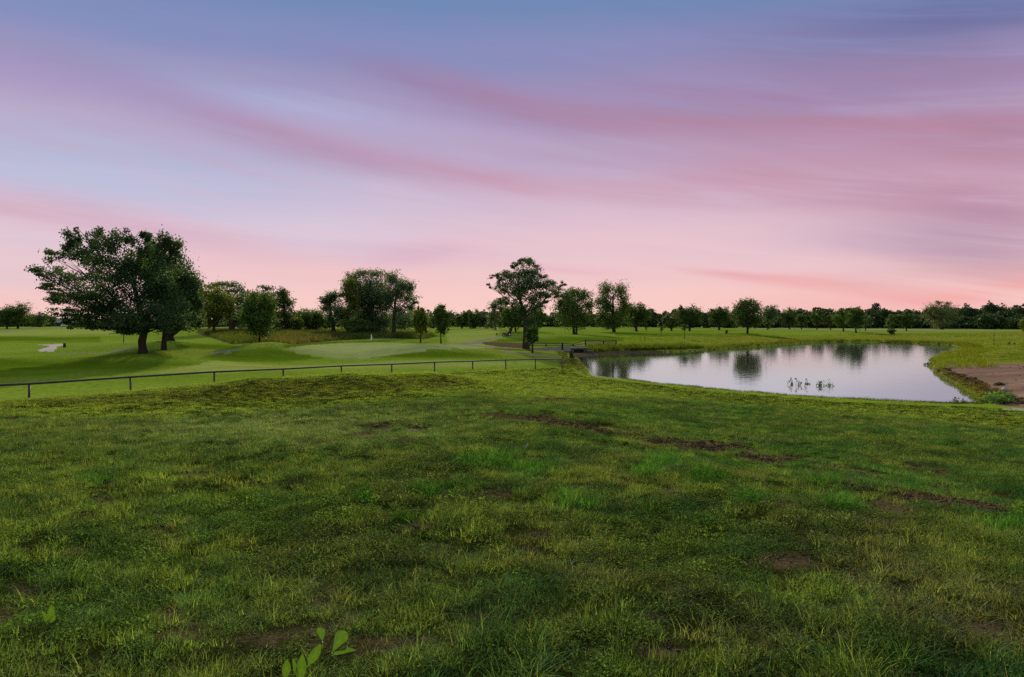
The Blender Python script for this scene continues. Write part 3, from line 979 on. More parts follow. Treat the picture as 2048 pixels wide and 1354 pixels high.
# ---- trees left of centre
auto_tree('tree', 'pale yellow-green rounded tree right of the big oaks', 'tree', 428, 660, 112, 570, 78, 652, L_yellow, 8000, 0.26, seed=21)
px_tree('tree', 'tall airy tree with thick dark trunk and flat open top, behind the meadow', 'tree', 464, 662, 120,
        [(464, 663, 6), (463, 640, 5.5), (462, 610, 4), (455, 580, 2)],
        [(440, 568, 18, 5), (465, 572, 16, 6), (478, 580, 14, 7), (425, 574, 12, 6), (470, 598, 16, 14), (452, 600, 16, 14), (485, 600, 12, 8), (466, 630, 14, 18), (476, 640, 10, 14)],
        6600, 0.26, L_haze, seed=22, grow=1.2)
auto_tree('tree', 'small round-crowned tree standing alone on the mound left of the green', 'tree', 519, 690, 68, 586, 74, 676, L_mid, 11000, 0.18, seed=23, trunk_r=2.6, lobes=14)
px_tree('tree', 'dark spreading tree with wispy top behind the small round-crowned tree', 'tree', 545, 664, 126,
        [(545, 665, 5), (545, 640, 4), (540, 600, 2.5)],
        [(512, 590, 20, 9), (535, 576, 14, 5), (530, 592, 18, 10), (500, 600, 14, 12), (515, 612, 22, 14), (545, 605, 18, 16), (540, 635, 26, 20), (520, 645, 22, 16)],
        7600, 0.27, L_dark, seed=24, grow=1.2)
px_tree('tree', 'dense dark tree with a narrow topknot above the brushy hedge end', 'tree', 572, 664, 124,
        [(572, 665, 5), (571, 640, 4), (566, 600, 2)],
        [(563, 584, 10, 8), (568, 592, 13, 9), (575, 606, 14, 8), (560, 606, 14, 12), (570, 630, 20, 18), (558, 645, 20, 16), (578, 650, 14, 12)],
        6200, 0.27, L_dark, seed=25, grow=1.2)
auto_tree('shrub', 'bright green shrub between the dark topknot tree and the tall clump', 'shrub', 625, 664, 128, 619, 52, 664, L_mid, 4200, 0.27, seed=26)
auto_tree('shrub', 'low yellowish shrub at the foot of the dark topknot tree', 'shrub', 594, 664, 122, 634, 24, 664, L_yellow, 1700, 0.25, seed=27)
auto_tree('tree', 'hazy grey-green far tree seen between topknot tree and bright shrub', 'tree', 602, 658, 210, 618, 44, 658, L_haze, 2400, 0.36, seed=28)
# tall clump
px_tree('tree', 'short leaning tree at the left end of the tall clump', 'tree', 668, 666, 122,
        [(668, 667, 4), (664, 640, 3), (660, 610, 1.8)],
        [(660, 598, 13, 9), (672, 592, 12, 7), (652, 618, 9, 9), (675, 622, 14, 13), (690, 632, 11, 14), (652, 600, 8, 6), (664, 640, 10, 8)],
        9000, 0.24, L_haze, seed=31, grow=1.4, lps=34, limb=0.7)
px_tree('tree', 'slender pale-trunked tree inside the tall clump, yellowish leaves down its stem', 'tree', 702, 667, 120,
        [(702, 668, 2.6), (700, 640, 2.2), (697, 600, 1.5), (700, 560, .8)],
        [(696, 590, 7, 22), (704, 612, 7, 20), (700, 570, 9, 12), (694, 630, 8, 12), (712, 600, 8, 10)],
        5000, 0.24, L_yellow, bark=M_palebark, seed=32, grow=1.3)
px_tree('tree', 'tallest broad tree of the clump behind the green, dense to the ground', 'tree', 742, 668, 125,
        [(742, 669, 6), (742, 645, 5), (742, 605, 4), (740, 560, 2)],
        [(702, 556, 14, 10), (722, 549, 15, 9), (752, 547, 16, 8), (728, 572, 24, 18), (762, 572, 22, 20), (745, 602, 28, 24), (716, 600, 14, 18), (768, 610, 18, 22), (744, 640, 32, 22), (740, 618, 34, 24), (728, 590, 26, 20), (756, 590, 26, 20), (735, 655, 40, 12), (710, 575, 16, 14),
         (694, 572, 10, 9), (722, 635, 14, 16), (766, 645, 18, 18), (740, 655, 28, 10), (690, 585, 7, 7)],
        32000, 0.24, L_haze, seed=33, grow=1.25, lps=34, limb=0.7)
px_tree('tree', 'open tree with bare dark trunk at the right end of the tall clump', 'tree', 788, 667, 121,
        [(788, 668, 4), (788, 640, 3.4), (790, 610, 2.6), (795, 580, 1.4)],
        [(786, 558, 15, 12), (805, 573, 15, 12), (820, 577, 9, 10), (814, 598, 15, 10), (830, 604, 5, 4), (792, 588, 16, 14), (800, 618, 12, 8), (820, 615, 9, 5), (776, 600, 12, 14), (805, 640, 18, 14), (830, 642, 14, 10)],
        13500, 0.24, L_haze, seed=34, grow=1.35, lps=34, limb=0.7)
auto_tree('shrub', 'thicket of brush filling the foot of the tall clump', 'shrub', 712, 668, 118, 636, 64, 667, L_mid, 3000, 0.24, seed=35)
# two young trees by the green
auto_tree('young_tree', 'slim yellowish young tree, left of the pair beside the green', 'tree', 841, 684.5, 85, 616, 36, 669, L_yellow, 5200, 0.2, seed=36, trunk_r=1.5, lobes=10)
auto_tree('young_tree', 'slim dark young tree with pointed top, right of the pair beside the green', 'tree', 882, 686, 82, 609, 40, 669, L_mid, 5600, 0.19, seed=37, trunk_r=1.5, lobes=10)
# far row behind them
for k, (bx, by, Z, top, wd, mat, lab) in enumerate([
        (418, 658, 200, 586, 60, L_haze, 'grey-green tree showing behind the pale yellow-green tree'),
        (495, 659, 185, 602, 60, L_haze, 'hazy tree filling the gap left of the dark spreading tree'),
        (535, 659, 190, 612, 56, L_dark, 'dark low tree filling the base behind the small round-crowned tree'),
        (652, 659, 200, 626, 44, L_mid, 'low green tree left behind the leaning tree of the tall clump'),
        (800, 660, 190, 618, 70, L_haze, 'hazy bushy tree low behind the right end of the tall clump'),
        (722, 660, 185, 610, 70, L_haze, 'hazy tree low behind the middle of the tall clump'),
        (866, 657, 240, 634, 44, L_haze, 'hazy far tree just behind the pair of young trees'),
        (924, 657, 235, 622, 36, L_dark, 'first dark far tree right of the pair of young trees'),
        (950, 657, 240, 621, 34, L_dark, 'second dark far tree right of the pair of young trees'),
        (974, 657, 240, 628, 30, L_haze, 'hazy far tree beside the pale-trunked tree')]):
    auto_tree('tree', lab, 'tree', bx, by, Z, top, wd, by, mat, 2600, 0.42, seed=40 + k)
px_tree('tree', 'grey-green tree with leaning pale trunk left of the tall cottonwood', 'tree', 991, 659, 165,
        [(991, 660, 1.8), (990, 645, 1.6), (986, 620, 1.2), (992, 600, .7)],
        [(985, 614, 12, 9), (1000, 605, 12, 8), (1005, 620, 14, 10), (985, 632, 12, 10), (1000, 642, 16, 12), (980, 650, 8, 8), (1010, 598, 7, 6)],
        4600, 0.32, L_pale, bark=M_palebark, seed=45)
auto_tree('tree', 'mid-sized green tree beside the parked mower, left of the cottonwood', 'tree', 1031, 668, 112, 609, 56, 656, L_mid, 6000, 0.24, seed=46, trunk_r=1.8)
px_tree('tree', 'leaning dark tree trunk right above the parked mower', 'tree', 1019, 668, 110,
        [(1019, 671, 2.6), (1022, 660, 2.4), (1027, 640, 1.8), (1030, 625, 1)],
        [(1015, 640, 12, 9), (1026, 632, 12, 10), (1012, 650, 8, 5)], 1600, 0.24, L_mid, seed=47)
# cottonwood
px_tree('cottonwood_tree', 'tall ragged open-crowned tree by the bridge, bare limb reaching right', 'tree', 1052, 698, 84,
        [(1052, 698, 7.5), (1051, 680, 5.2), (1051, 655, 4.6), (1049, 630, 4.2), (1040, 600, 2.8), (1036, 570, 1.8), (1040, 540, .9)],
        [(1035, 523, 13, 9), (1060, 529, 18, 11), (1010, 549, 12, 8), (1045, 548, 26, 16), (1084, 554, 10, 8), (1018, 606, 16, 10), (1086, 608, 18, 9), (1042, 614, 16, 10), (1066, 618, 16, 10), (1050, 520, 10, 8), (990, 552, 11, 7), (1000, 560, 10, 7), (1072, 572, 24, 13), (1042, 578, 22, 11),
         (978, 571, 6, 5), (1103, 569, 16, 9), (1126, 570, 10, 6), (1096, 588, 20, 8), (1062, 598, 22, 10), (1008, 580, 8, 9), (1000, 596, 5, 4), (1060, 642, 14, 16), (1025, 575, 26, 15), (1052, 565, 30, 20), (1078, 590, 22, 13), (1040, 592, 22, 11), (1002, 575, 14, 11), (1020, 552, 22, 14), (1064, 545, 24, 15), (1088, 572, 20, 14), (1110, 582, 16, 9),
         (1112, 592, 14, 6), (1090, 605, 10, 5), (1062, 520, 6, 4), (1025, 530, 6, 6)],
        24000, 0.16, L_oak, depth=0.6, seed=50, spray=0.22, twigs=3, limb=0.5, lps=60, grow=1.0)
auto_tree('tree', 'green bushy tree behind the cottonwood trunk, right of it', 'tree', 1071, 664, 120, 612, 42, 657, L_mid, 3600, 0.25, seed=48)
auto_tree('shrub', 'leafy green shrub in front of the cottonwood trunk', 'shrub', 1064, 693, 80, 652, 26, 690, L_mid, 3600, 0.17, seed=51, trunk_r=0.9)
# trees right of the cottonwood
px_tree('tree', 'broad tree with twin trunks and bronze-tinged crown behind the bridge', 'tree', 1148, 669, 134,
        [(1148, 670, 2.6), (1147, 655, 2.4), (1146, 630, 2), (1150, 595, 1.2)],
        [(1130, 594, 14, 11), (1150, 585, 12, 8), (1166, 592, 13, 9), (1178, 612, 8, 10), (1130, 622, 18, 13), (1156, 618, 18, 16), (1120, 608, 8, 9), (1145, 642, 24, 12), (1170, 636, 11, 9), (1140, 608, 14, 10)],
        15000, 0.26, L_mid, seed=52, grow=1.38)
px_tree('tree', 'thin second stem standing close beside the bronze-tinged tree', 'tree', 1153, 669.5, 132,
        [(1153, 670.5, 1.9), (1153, 655, 1.7), (1156, 630, 1.2)],
        [(1160, 630, 9, 8), (1168, 640, 8, 6)], 700, 0.27, L_yellow, seed=53)
px_tree('tree', 'tall two-lobed green tree with sky showing between its lobes', 'tree', 1228, 664.5, 150,
        [(1228, 665, 3.2), (1227, 645, 2.8), (1226, 615, 2.2), (1226, 590, 1.2)],
        [(1212, 580, 11, 12), (1205, 602, 12, 15), (1240, 585, 12, 12), (1247, 608, 10, 14), (1208, 630, 14, 14), (1236, 630, 16, 15), (1224, 640, 16, 10), (1222, 650, 18, 6), (1215, 612, 8, 10), (1200, 640, 7, 8)],
        16000, 0.27, L_mid, seed=54, grow=1.42)
auto_tree('tree', 'wide dark tree immediately right of the two-lobed tree', 'tree', 1273, 663.5, 180, 603, 62, 655, L_dark, 5600, 0.32, seed=55)
auto_tree('tree', 'pale bushy tree touching the left of the dark domed tree over the pond', 'tree', 1343, 660, 205, 627, 40, 657, L_pale, 2600, 0.36, seed=56)
auto_tree('tree', 'dark domed tree, first of the row above the pond bank', 'tree', 1379, 662.5, 200, 609, 56, 655, L_dark, 5200, 0.34, seed=57)
auto_tree('tree', 'dark domed tree midway between the first domed one and the tall lollipop tree', 'tree', 1438, 660, 210, 613, 50, 654, L_dark, 4600, 0.35, seed=58)
px_tree('tree', 'tall lollipop tree reflected in the middle of the pond', 'tree', 1495, 667.5, 150,
        [(1495, 668.5, 2.2), (1495, 655, 2), (1495, 630, 1.6), (1495, 608, .8)],
        [(1495, 606, 12, 8), (1482, 616, 11, 9), (1508, 616, 11, 9), (1495, 626, 20, 12), (1482, 640, 12, 9), (1508, 640, 11, 8), (1496, 648, 15, 6), (1474, 627, 5, 5)],
        11000, 0.26, L_dark, seed=59, grow=1.28)
for k, (bx, by, Z, top, wd, bot, mat, n, lab) in enumerate([
        (1538, 657.5, 250, 609, 36, 653, L_haze, 3000, 'hazy tree right behind the tall lollipop tree'),
        (1579, 657.5, 250, 615, 36, 653, L_dark, 3000, 'dark pointed tree two places right of the lollipop tree'),
        (1603, 659, 235, 627, 24, 652, L_mid, 1700, 'small mid-green tree right of the dark pointed tree'),
        (1634, 659.5, 230, 621, 28, 652, L_mid, 1900, 'small dark-stemmed tree left of the twin trees by the far bank'),
        (1661, 660, 225, 630, 22, 655, L_yellow, 1300, 'little yellowish tree hugging the left twin tree'),
        (1687, 663.5, 185, 620, 42, 656, L_mid, 3600, 'left one of the twin trees by the far bank'),
        (1712, 666, 170, 616, 40, 656, L_dark, 3900, 'right darker one of the twin trees by the far bank'),
        (1731, 660, 215, 628, 22, 655, L_haze, 1300, 'pale small tree behind the darker twin tree'),
        (1788, 660.5, 225, 626, 30, 658, L_mid, 2000, 'first of two small rounded trees past the twin trees'),
        (1813, 660, 225, 624, 34, 657, L_dark, 2200, 'second of two small rounded trees past the twin trees'),
        (1884, 658.5, 265, 603, 76, 659, L_pale, 7000, 'big pale spreading tree rising above the right woods'),
        (1535, 660, 215, 640, 16, 655, L_dark, 600, 'tiny dark tree low between lollipop and pointed trees'),
        (1292, 664, 170, 646, 12, 660, L_yellow, 300, 'small staked sapling below the wide dark tree'),
        (1323, 674, 140, 650, 10, 664, L_yellow, 260, 'thin sapling in front of the pale bushy tree'),
        (1369, 680, 118, 648, 14, 664, L_mid, 380, 'thin bare-stemmed sapling below the dark domed tree')]):
    auto_tree('sapling' if 'sapling' in lab else 'tree', lab, 'sapling' if 'sapling' in lab else 'tree', bx, by, Z, top, wd, bot, mat, n, 0.17 if 'sapling' in lab else Z / F * 2.3, seed=70 + k,
              trunk_r=0.6 if 'sapling' in lab else None, lobes=5 if n < 700 else 11, twigs=1)
auto_tree('shrub', 'round green shrub at the right picture edge beyond the pond', 'shrub', 2051, 662, 200, 634, 26, 664, L_yellow, 1600, 0.3, seed=91)
auto_tree('shrub', 'low dark shrub on the far bank below the two small rounded trees', 'shrub', 1783, 669, 162, 656, 16, 669, L_mid, 700, 0.25, seed=92)
auto_tree('shrub', 'small bushy shrub on the bank by the lollipop tree', 'shrub', 1453, 670, 148, 660, 6, 670, L_dark, 160, 0.2, seed=93)
auto_tree('shrub', 'green shrub grown over the end of the concrete pond wall', 'shrub', 1143, 721, 70, 703, 10, 722, L_mid, 900, 0.13, seed=94)
# far left
for k, (bx, by, Z, top, wd, bot, mat, n, lab) in enumerate([
        (14, 658, 228, 613, 42, 653, L_dark, 4200, 'dark rounded tree at the far left picture edge'),
        (36, 658, 232, 607, 58, 652, L_dark, 5600, 'broad dark tree with thick trunk, right of the far left edge tree'),
        (78, 655, 300, 625, 44, 656, L_mid, 2600, 'low green tree between the far left trees and the grey building')]):
    auto_tree('tree', lab, 'tree', bx, by, Z, top, wd, bot, mat, n, Z / F * 2.3, seed=100 + k)

# ---- far woods that read as one mass
def woods():
    rg = np.random.default_rng(5)
    P, T = [], []
    def bank(x0, x1, Z0, Z1, top, n):
        k = int((x1 - x0) / 8)
        for i in range(k):
            px = x0 + (x1 - x0) * (i + rg.uniform(-.4, .4)) / k
            Z = rg.uniform(Z0, Z1)
            s = Z / F
            tp = top(px) + rg.normal() * 4.5 + 3 * math.sin(px * 0.11)
            g = ground(px, Z)
            h = CAMH - (tp - HZ) * s - g[2]
            r = rg.uniform(11, 20) * s
            m = int(n * rg.uniform(.8, 1.2))
            d = rg.normal(size=(m, 3))
            d /= np.linalg.norm(d, axis=1)[:, None]
            d *= rg.uniform(0.3, 1, m)[:, None] ** 0.5
            lob = 1 + 0.25 * np.sin(d[:, 0] * 5 + i) * np.cos(d[:, 2] * 6 + 2 * i)
            q = d * np.array((r, r, h * 0.5)) * lob[:, None] + (g[0], g[1], g[2] + h * 0.5)
            P.append(q)
            T.append(np.clip(rg.uniform(.15, .7) + rg.normal(size=m) * .15, 0, 1))
    bank(1290, 1560, 300, 350, lambda x: 629 + 4 * math.sin(x * .05), 1500)
    bank(1540, 2500, 320, 390, lambda x: 619 + 3 * math.sin(x * .021) + (4 if x < 1850 else -2), 1700)
    bank(1600, 2500, 300, 325, lambda x: 634 + 4 * math.sin(x * .05), 900)
    bank(880, 1300, 330, 380, lambda x: 628 + 5 * math.sin(x * .043), 1100)
    bank(560, 900, 300, 340, lambda x: 629 + 5 * math.sin(x * .05), 600)
    bank(390, 600, 300, 340, lambda x: 634, 500)
    bank(-500, 110, 340, 390, lambda x: 634 + 4 * math.sin(x * .05), 600)
    P = np.vstack(P)
    T = np.concatenate(T)
    V, Q = leaf_quads(P, 0.95, rg)
    o = mesh_obj('woods', V, Q, L_wood)
    point_attr(o, 'tone', 'FLOAT', np.repeat(T, 4).astype(np.float32))
    tag(o, 'dark line of far woods along the horizon', 'woods', kind='stuff')


woods()

# ------------------------------------------------------------------ pipe fence
FZ0 = 26.0


def fence_xz(n):
    return FZ0 * (-966 + 117.9 * n) / F, FZ0 * (1 + 0.113 * n)


def pipe_fence():
    rail_px = {-1: 138, 0: 128, 1: 113.5, 2: 104, 3: 97.5, 4: 92, 5: 88, 6: 84.5, 7: 82, 8: 80, 9: 78.5, 10: 77.5}
    x0, y0 = fence_xz(0)
    root = thing('pipe_fence', 'low weathered single-rail pipe fence running along the fairway edge', 'fence', (x0, y0, float(height([x0], [y0])[0])))
    base = np.array(root.location)
    pts = []
    for n in range(-2, 11):
        x, y = fence_xz(n)
        dy = rail_px.get(n, 138 + 12)
        z = CAMH - dy * y / F
        if n == -2:
            z = CAMH - 138 * fence_xz(-1)[1] / F + 0.08
        pts.append((x, y, z))
    pts = np.array(pts) - base
    r = [(p if i in (0, len(pts) - 1) else p + np.array((0, 0, 0.008 * (-1) ** i))) for i, p in enumerate(pts)]
    MB().tube(r, 0.042, 10).build('rail', M_pipe, root, smooth=True)
    for p in pts:
        gx, gy = p[0] + base[0], p[1] + base[1]
        gz = float(height([gx], [gy])[0]) - base[2]
        MB().tube([(p[0], p[1], gz - 0.3), (p[0] + random.uniform(-.03, .03), p[1], p[2] - 0.03)], 0.042, 8).build('post', M_steel, root, smooth=True)


pipe_fence()

# ------------------------------------------------------------------ concrete pond wall
def pond_wall():
    path = [(1139, 704.5), (1150, 716), (1168, 737), (1187, 756.5), (1225, 760.5), (1262, 763.5), (1330, 772), (1400, 780)]
    P = [np.array(((px - 1024) / F * pondZ(py), pondZ(py))) for px, py in path]
    root = thing('pond_wall', 'low pale concrete wall edging the near left corner of the pond', 'wall', (P[3][0], P[3][1], WATER))
    tops = [0.10, 0.12, 0.13, 0.14, 0.12, 0.10, 0.07, 0.05]
    w = 0.10

    def strip(za, zb, w, mat, nm):
        v, f = [], []
        for i, p in enumerate(P):
            t = P[min(i + 1, len(P) - 1)] - P[max(i - 1, 0)]
            t /= np.linalg.norm(t)
            nrm = np.array((-t[1], t[0]))
            for s_, zz in ((-1, za(i)), (1, za(i)), (1, zb(i)), (-1, zb(i))):
                q = p + nrm * s_ * w
                v.append((q[0] - P[3][0], q[1] - P[3][1], zz))
        for i in range(len(P) - 1):
            for k in range(4):
                a, b = i * 4 + k, i * 4 + (k + 1) % 4
                f.append((a, b, b + 4, a + 4))
        f.append((3, 2, 1, 0))
        e = (len(P) - 1) * 4
        f.append((e, e + 1, e + 2, e + 3))
        mesh_obj(nm, v, f, mat, root)
    strip(lambda i: -0.8, lambda i: tops[i] - 0.06, w, M_dkconc, 'wall_face')
    strip(lambda i: tops[i] - 0.055, lambda i: tops[i] + 0.03, w + 0.01, M_coping, 'coping')


pond_wall()

# ------------------------------------------------------------------ bridge railing and culvert
def railing():
    pts = [(1060, 697, 90), (1092, 695, 91), (1124, 695, 92), (1146, 694, 92.5), (1171, 693.5, 93), (1207, 692, 93.5), (1232, 690.5, 94)]
    tops = [687.5, 686, 686, 688, 679, 681.5, 680]
    g0 = ground(1171, 93)
    root = thing('bridge_railing', 'dark metal railing along the service road crossing by the pond', 'railing', g0)
    L = []
    for (px, py, Z), tp in zip(pts, tops):
        g = np.array(ground(px, Z))
        z = CAMH - (tp - HZ) / F * Z
        L.append((g - g0, z - g0[2]))
        MB().box((g[0] - g0[0], g[1] - g0[1], (g[2] - 0.2 + z) / 2 - g0[2]), (0.15, 0.15, z - g[2] + 0.2)).build('post', M_wood, root)
    def run(idx, f, r, nm):
        MB().tube([(L[i][0][0], L[i][0][1] - 0.08, L[i][0][2] * (1 - f) + L[i][1] * f) for i in idx], r, 6).build(nm, M_steel, root)
    run([0, 1, 2, 3, 4], 0.9, 0.045, 'rail')
    run([0, 1, 2, 3, 4], 0.35, 0.045, 'rail')
    run([4, 5, 6], 0.95, 0.045, 'rail')
    run([4, 5, 6], 0.10, 0.045, 'rail')
    # wire panel between the tall posts
    mb = MB()
    a, b, c = L[4], L[5], L[6]
    for (p, q) in ((a, b), (b, c)):
        for t in np.linspace(0.03, 0.97, 16):
            x, y = p[0][0] * (1 - t) + q[0][0] * t, p[0][1] * (1 - t) + q[0][1] * t - 0.06
            z0 = p[0][2] * (1 - t) + q[0][2] * t
            z1 = p[1] * (1 - t) + q[1] * t
            mb.tube([(x, y, z0 + 0.08), (x, y, z0 + (z1 - z0) * .93)], 0.010, 4, cap=False)
        for f in np.linspace(0.15, 0.9, 7):
            mb.tube([(p[0][0], p[0][1] - .06, p[0][2] * (1 - f) + p[1] * f), (q[0][0], q[0][1] - .06, q[0][2] * (1 - f) + q[1] * f)], 0.010, 4, cap=False)
    mb.build('wire_panel', M_steel, root)


railing()


def culvert():
    g = hit(1157, 705.5, 60)
    X, Y = g[0], g[1]
    root = thing('culvert', 'dark concrete culvert headwall under the service road at the pond corner', 'culvert', (X, Y, g[2] - 0.3), rz=-0.05)
    mb = MB()
    mb.box((-0.75, 0, 0.35), (0.25, 0.3, 0.7)).box((0.75, 0, 0.35), (0.25, 0.3, 0.7)).box((0, 0.02, 0.78), (1.95, 0.34, 0.2))
    mb.box((-1.3, -0.35, 0.3), (0.9, 0.2, 0.55), 0.5).box((1.3, -0.35, 0.3), (0.9, 0.2, 0.55), -0.5)
    mb.build('headwall', M_dkconc, root)
    MB().box((0, 0.35, 0.35), (1.2, 0.4, 0.66)).build('opening_shade', M_black, root)  # solid black block standing in for the shade inside the culvert


culvert()


# ------------------------------------------------------------------ small upright things
def post(name, label, cat, px, py, Z, top, r, mat, square=False):
    g = ground(px, Z)
    h = CAMH - (top - HZ) / F * Z - g[2]
    root = thing(name, label, cat, g)
    mb = MB()
    if square:
        mb.box((0, 0, h / 2 - 0.12), (r * 2, r * 2, h + 0.24))
        mb.build('shaft', mat, root)
        MB().box((0, 0, h + 0.015), (r * 2.3, r * 2.3, 0.03)).build('cap', mat, root)
    else:
        mb.tube([(0, 0, -0.2), (0, 0, h * .5), (0.01, 0, h)], [r, r * 0.95, r * .9], 8)
        mb.build('shaft', mat, root, smooth=True)
        MB().tube([(0.01, 0, h), (0.01, 0, h + r)], [r * 1.15, r * .4], 8).build('cap', mat, root)
    return root


post('bollard', 'stout dark wooden bollard at the end of the pale cart path', 'bollard', 129, 703.5, 69.5, 687, 0.085, M_wood, True)
post('post', 'thin dark post under the big oak crown, left of its trunk', 'post', 247, 694.5, 75, 672, 0.045, M_wood)
post('post', 'squat dark post in the lawn right of the cottonwood trunk', 'post', 1065, 708.5, 73, 689.5, 0.09, M_wood, True)
post('post', 'tall thin bare stake beyond the dirt lot', 'stake', 1988, 692.5, 100, 667.5, 0.035, M_wood)
post('stake', 'short leaning stake on the far lawn left of the pond', 'stake', 1290, 684, 108, 673, 0.05, M_wood)
post('post', 'short dark post at the left end of the bridge railing', 'post', 1124.5, 697, 88, 685.5, 0.11, M_wood, True)


def tee_marker():
    g = ground(993.5, 108)
    root = thing('tee_marker', 'small dark round-topped marker on the lawn left of the mower', 'marker', g)
    MB().tube([(0, 0, -.1), (0, 0, .12)], [0.06, 0.06], 8).build('stem', M_red, root)
    MB().tube([(0, 0, .10), (0, 0, .16), (0, 0, .26), (0, 0, .31)], [0.06, .12, .12, .05], 10).build('head', M_black, root, smooth=True)


tee_marker()


def marker_sign():
    g = ground(743, 98)
    root = thing('marker_sign', 'small white pointed marker in the meadow edge behind the green', 'marker', g)
    s = 98 / F
    mb = MB()
    mb.v += [(-2.2 * s, -.03, 0), (2.2 * s, -.03, 0), (.7 * s, -.03, 12 * s), (-.7 * s, -.03, 12 * s), (-2.2 * s, .03, 0), (2.2 * s, .03, 0), (.7 * s, .03, 12 * s), (-.7 * s, .03, 12 * s)]
    mb.f += [(0, 1, 2, 3), (7, 6, 5, 4), (0, 4, 5, 1), (1, 5, 6, 2), (2, 6, 7, 3), (3, 7, 4, 0)]
    mb.build('board', M_white, root)
    MB().box((4 * s, 0, 1.6 * s), (4.5 * s, .2, 3.5 * s), 0.3).build('base_block', M_conc, root)


marker_sign()


# ------------------------------------------------------------------ ride-on mower
def mower():
    g = ground(1013, 106)
    root = thing('mower', 'dark ride-on mower parked under the trees at the end of the path', 'mower', g, rz=math.radians(8))
    MB().box((-.05, 0, .30), (1.0, .62, .12)).box((-.34, 0, .44), (.42, .5, .22), 0, .18).build('body', M_red, root)
    MB().box((-.40, 0, .57), (.34, .46, .07), 0, .18).build('hood', M_white, root)
    MB().box((.22, 0, .50), (.36, .44, .10)).box((.42, 0, .70), (.09, .44, .40), 0, .2).build('seat', M_black, root)
    MB().box((.0, 0, .16), (.55, .95, .12)).build('cutting_deck', M_steel, root)
    MB().tube([(-.18, 0, .5), (-.02, 0, .82)], .02, 6).tube([(-.04 + .0 * math.cos(a), .16 * math.cos(a), .82 + .16 * math.sin(a) * .4) for a in np.linspace(0, 2 * math.pi, 13)], .018, 5).build('steering_wheel', M_black, root)
    for x, y, r, w in ((-.45, .34, .17, .12), (-.45, -.34, .17, .12), (.38, .38, .25, .18), (.38, -.38, .25, .18)):
        wh = MB().tube([(x, y - w / 2, r), (x, y - w / 2 + .02, r), (x, y + w / 2 - .02, r), (x, y + w / 2, r)], [r * .85, r, r, r * .85], 14).build('wheel', M_black, root, smooth=False)
        MB().tube([(x, y - w / 2 - .008, r), (x, y + w / 2 + .008, r)], r * .45, 10).build('hub', M_white, wh)
    MB().tube([(.45, -.24, .5), (.5, -.24, 1.15), (.5, .24, 1.15), (.45, .24, .5)], .022, 6).build('roll_bar', M_steel, root)


mower()


# ------------------------------------------------------------------ grey building and white car, far left
def grey_building():
    Z = 370.0
    s = Z / F
    g = ground(128, Z)
    root = thing('low_building', 'long low grey building with hipped roof half hidden behind the big oak', 'building', g)
    w, d, hw, hr = 96 * s, 12.0, 1.9, 2.2
    MB().box((0, 0, hw / 2 - .3), (w, d, hw + .6)).build('wall', M_wallgrey, root)
    v = [(-w / 2 - .6, -d / 2 - .6, hw), (w / 2 + .6, -d / 2 - .6, hw), (w / 2 + .6, d / 2 + .6, hw), (-w / 2 - .6, d / 2 + .6, hw), (-w / 2 + 6, 0, hw + hr), (w / 2 - 6, 0, hw + hr)]
    f = [(0, 1, 5, 4), (1, 2, 5), (2, 3, 4, 5), (3, 0, 4), (3, 2, 1, 0)]
    mesh_obj('roof', v, f, M_roofgrey, root)
    for k in range(7):
        x = -w / 2 + w * (k + .5) / 7
        wd = MB().box((x, -d / 2 - .03, 1.1), (1.6, .06, .8)).build('window', M_glass, root)
        MB().box((x, -d / 2 - .05, .66), (1.8, .12, .08)).build('sill', M_roofgrey, wd)


grey_building()


def parked_car():
    Z = 335.0
    g = ground(133, Z)
    root = thing('parked_car', 'tiny white car parked in front of the far grey building', 'car', g, rz=0.06)
    prof = [(-2.1, .45), (-2.1, .85), (-1.9, .95), (1.2, .98), (2.05, .85), (2.15, .5), (2.05, .32), (-2.0, .32)]
    cab = [(-1.75, .95), (-1.35, 1.42), (.1, 1.46), (.85, .97)]

    def extr(pr, w):
        n = len(pr)
        v = [(x, -w / 2, z) for x, z in pr] + [(x, w / 2, z) for x, z in pr]
        f = [tuple(range(n)), tuple(range(2 * n - 1, n - 1, -1))] + [(i, i + n, (i + 1) % n + n, (i + 1) % n) for i in range(n)]
        return v, f
    mesh_obj('body', *extr(prof, 1.75), M_white, root)
    mesh_obj('cabin', *extr(cab, 1.5), M_white, root)
    mesh_obj('window', *extr([(-1.55, 1.0), (-1.25, 1.36), (0.0, 1.38), (.6, 1.0)], 1.53), M_glass, root)
    for x in (-1.3, 1.35):
        for y in (-.82, .82):
            MB().tube([(x, y - .1, .32), (x, y + .1, .32)], .32, 14).build('wheel', M_black, root)


parked_car()

# ------------------------------------------------------------------ grass prototypes and scattering
def blade_verts(base, az, h, w, bend, twist, seg=3):
    """one curved blade; returns verts, faces"""
    t = np.linspace(0, 1, seg + 1)
    dx = bend * h * t ** 1.8
    z = h * (t - 0.28 * bend * t ** 2)
    ca, sa = math.cos(az), math.sin(az)
    pa = az + math.pi / 2 + twist
    cw, sw = math.cos(pa), math.sin(pa)
    V, Fc = [], []
    for k in range(seg + 1):
        x, y = base[0] + ca * dx[k], base[1] + sa * dx[k]
        ww = w * 0.5 * (1 - t[k]) ** 0.7
        if k < seg:
            V += [(x - cw * ww, y - sw * ww, z[k]), (x + cw * ww, y + sw * ww, z[k])]
        else:
            V.append((x, y, z[k]))
    for k in range(seg - 1):
        a = 2 * k
        Fc.append((a, a + 1, a + 3, a + 2))
    a = 2 * (seg - 1)
    Fc.append((a, a + 1, a + 2))
    return V, Fc


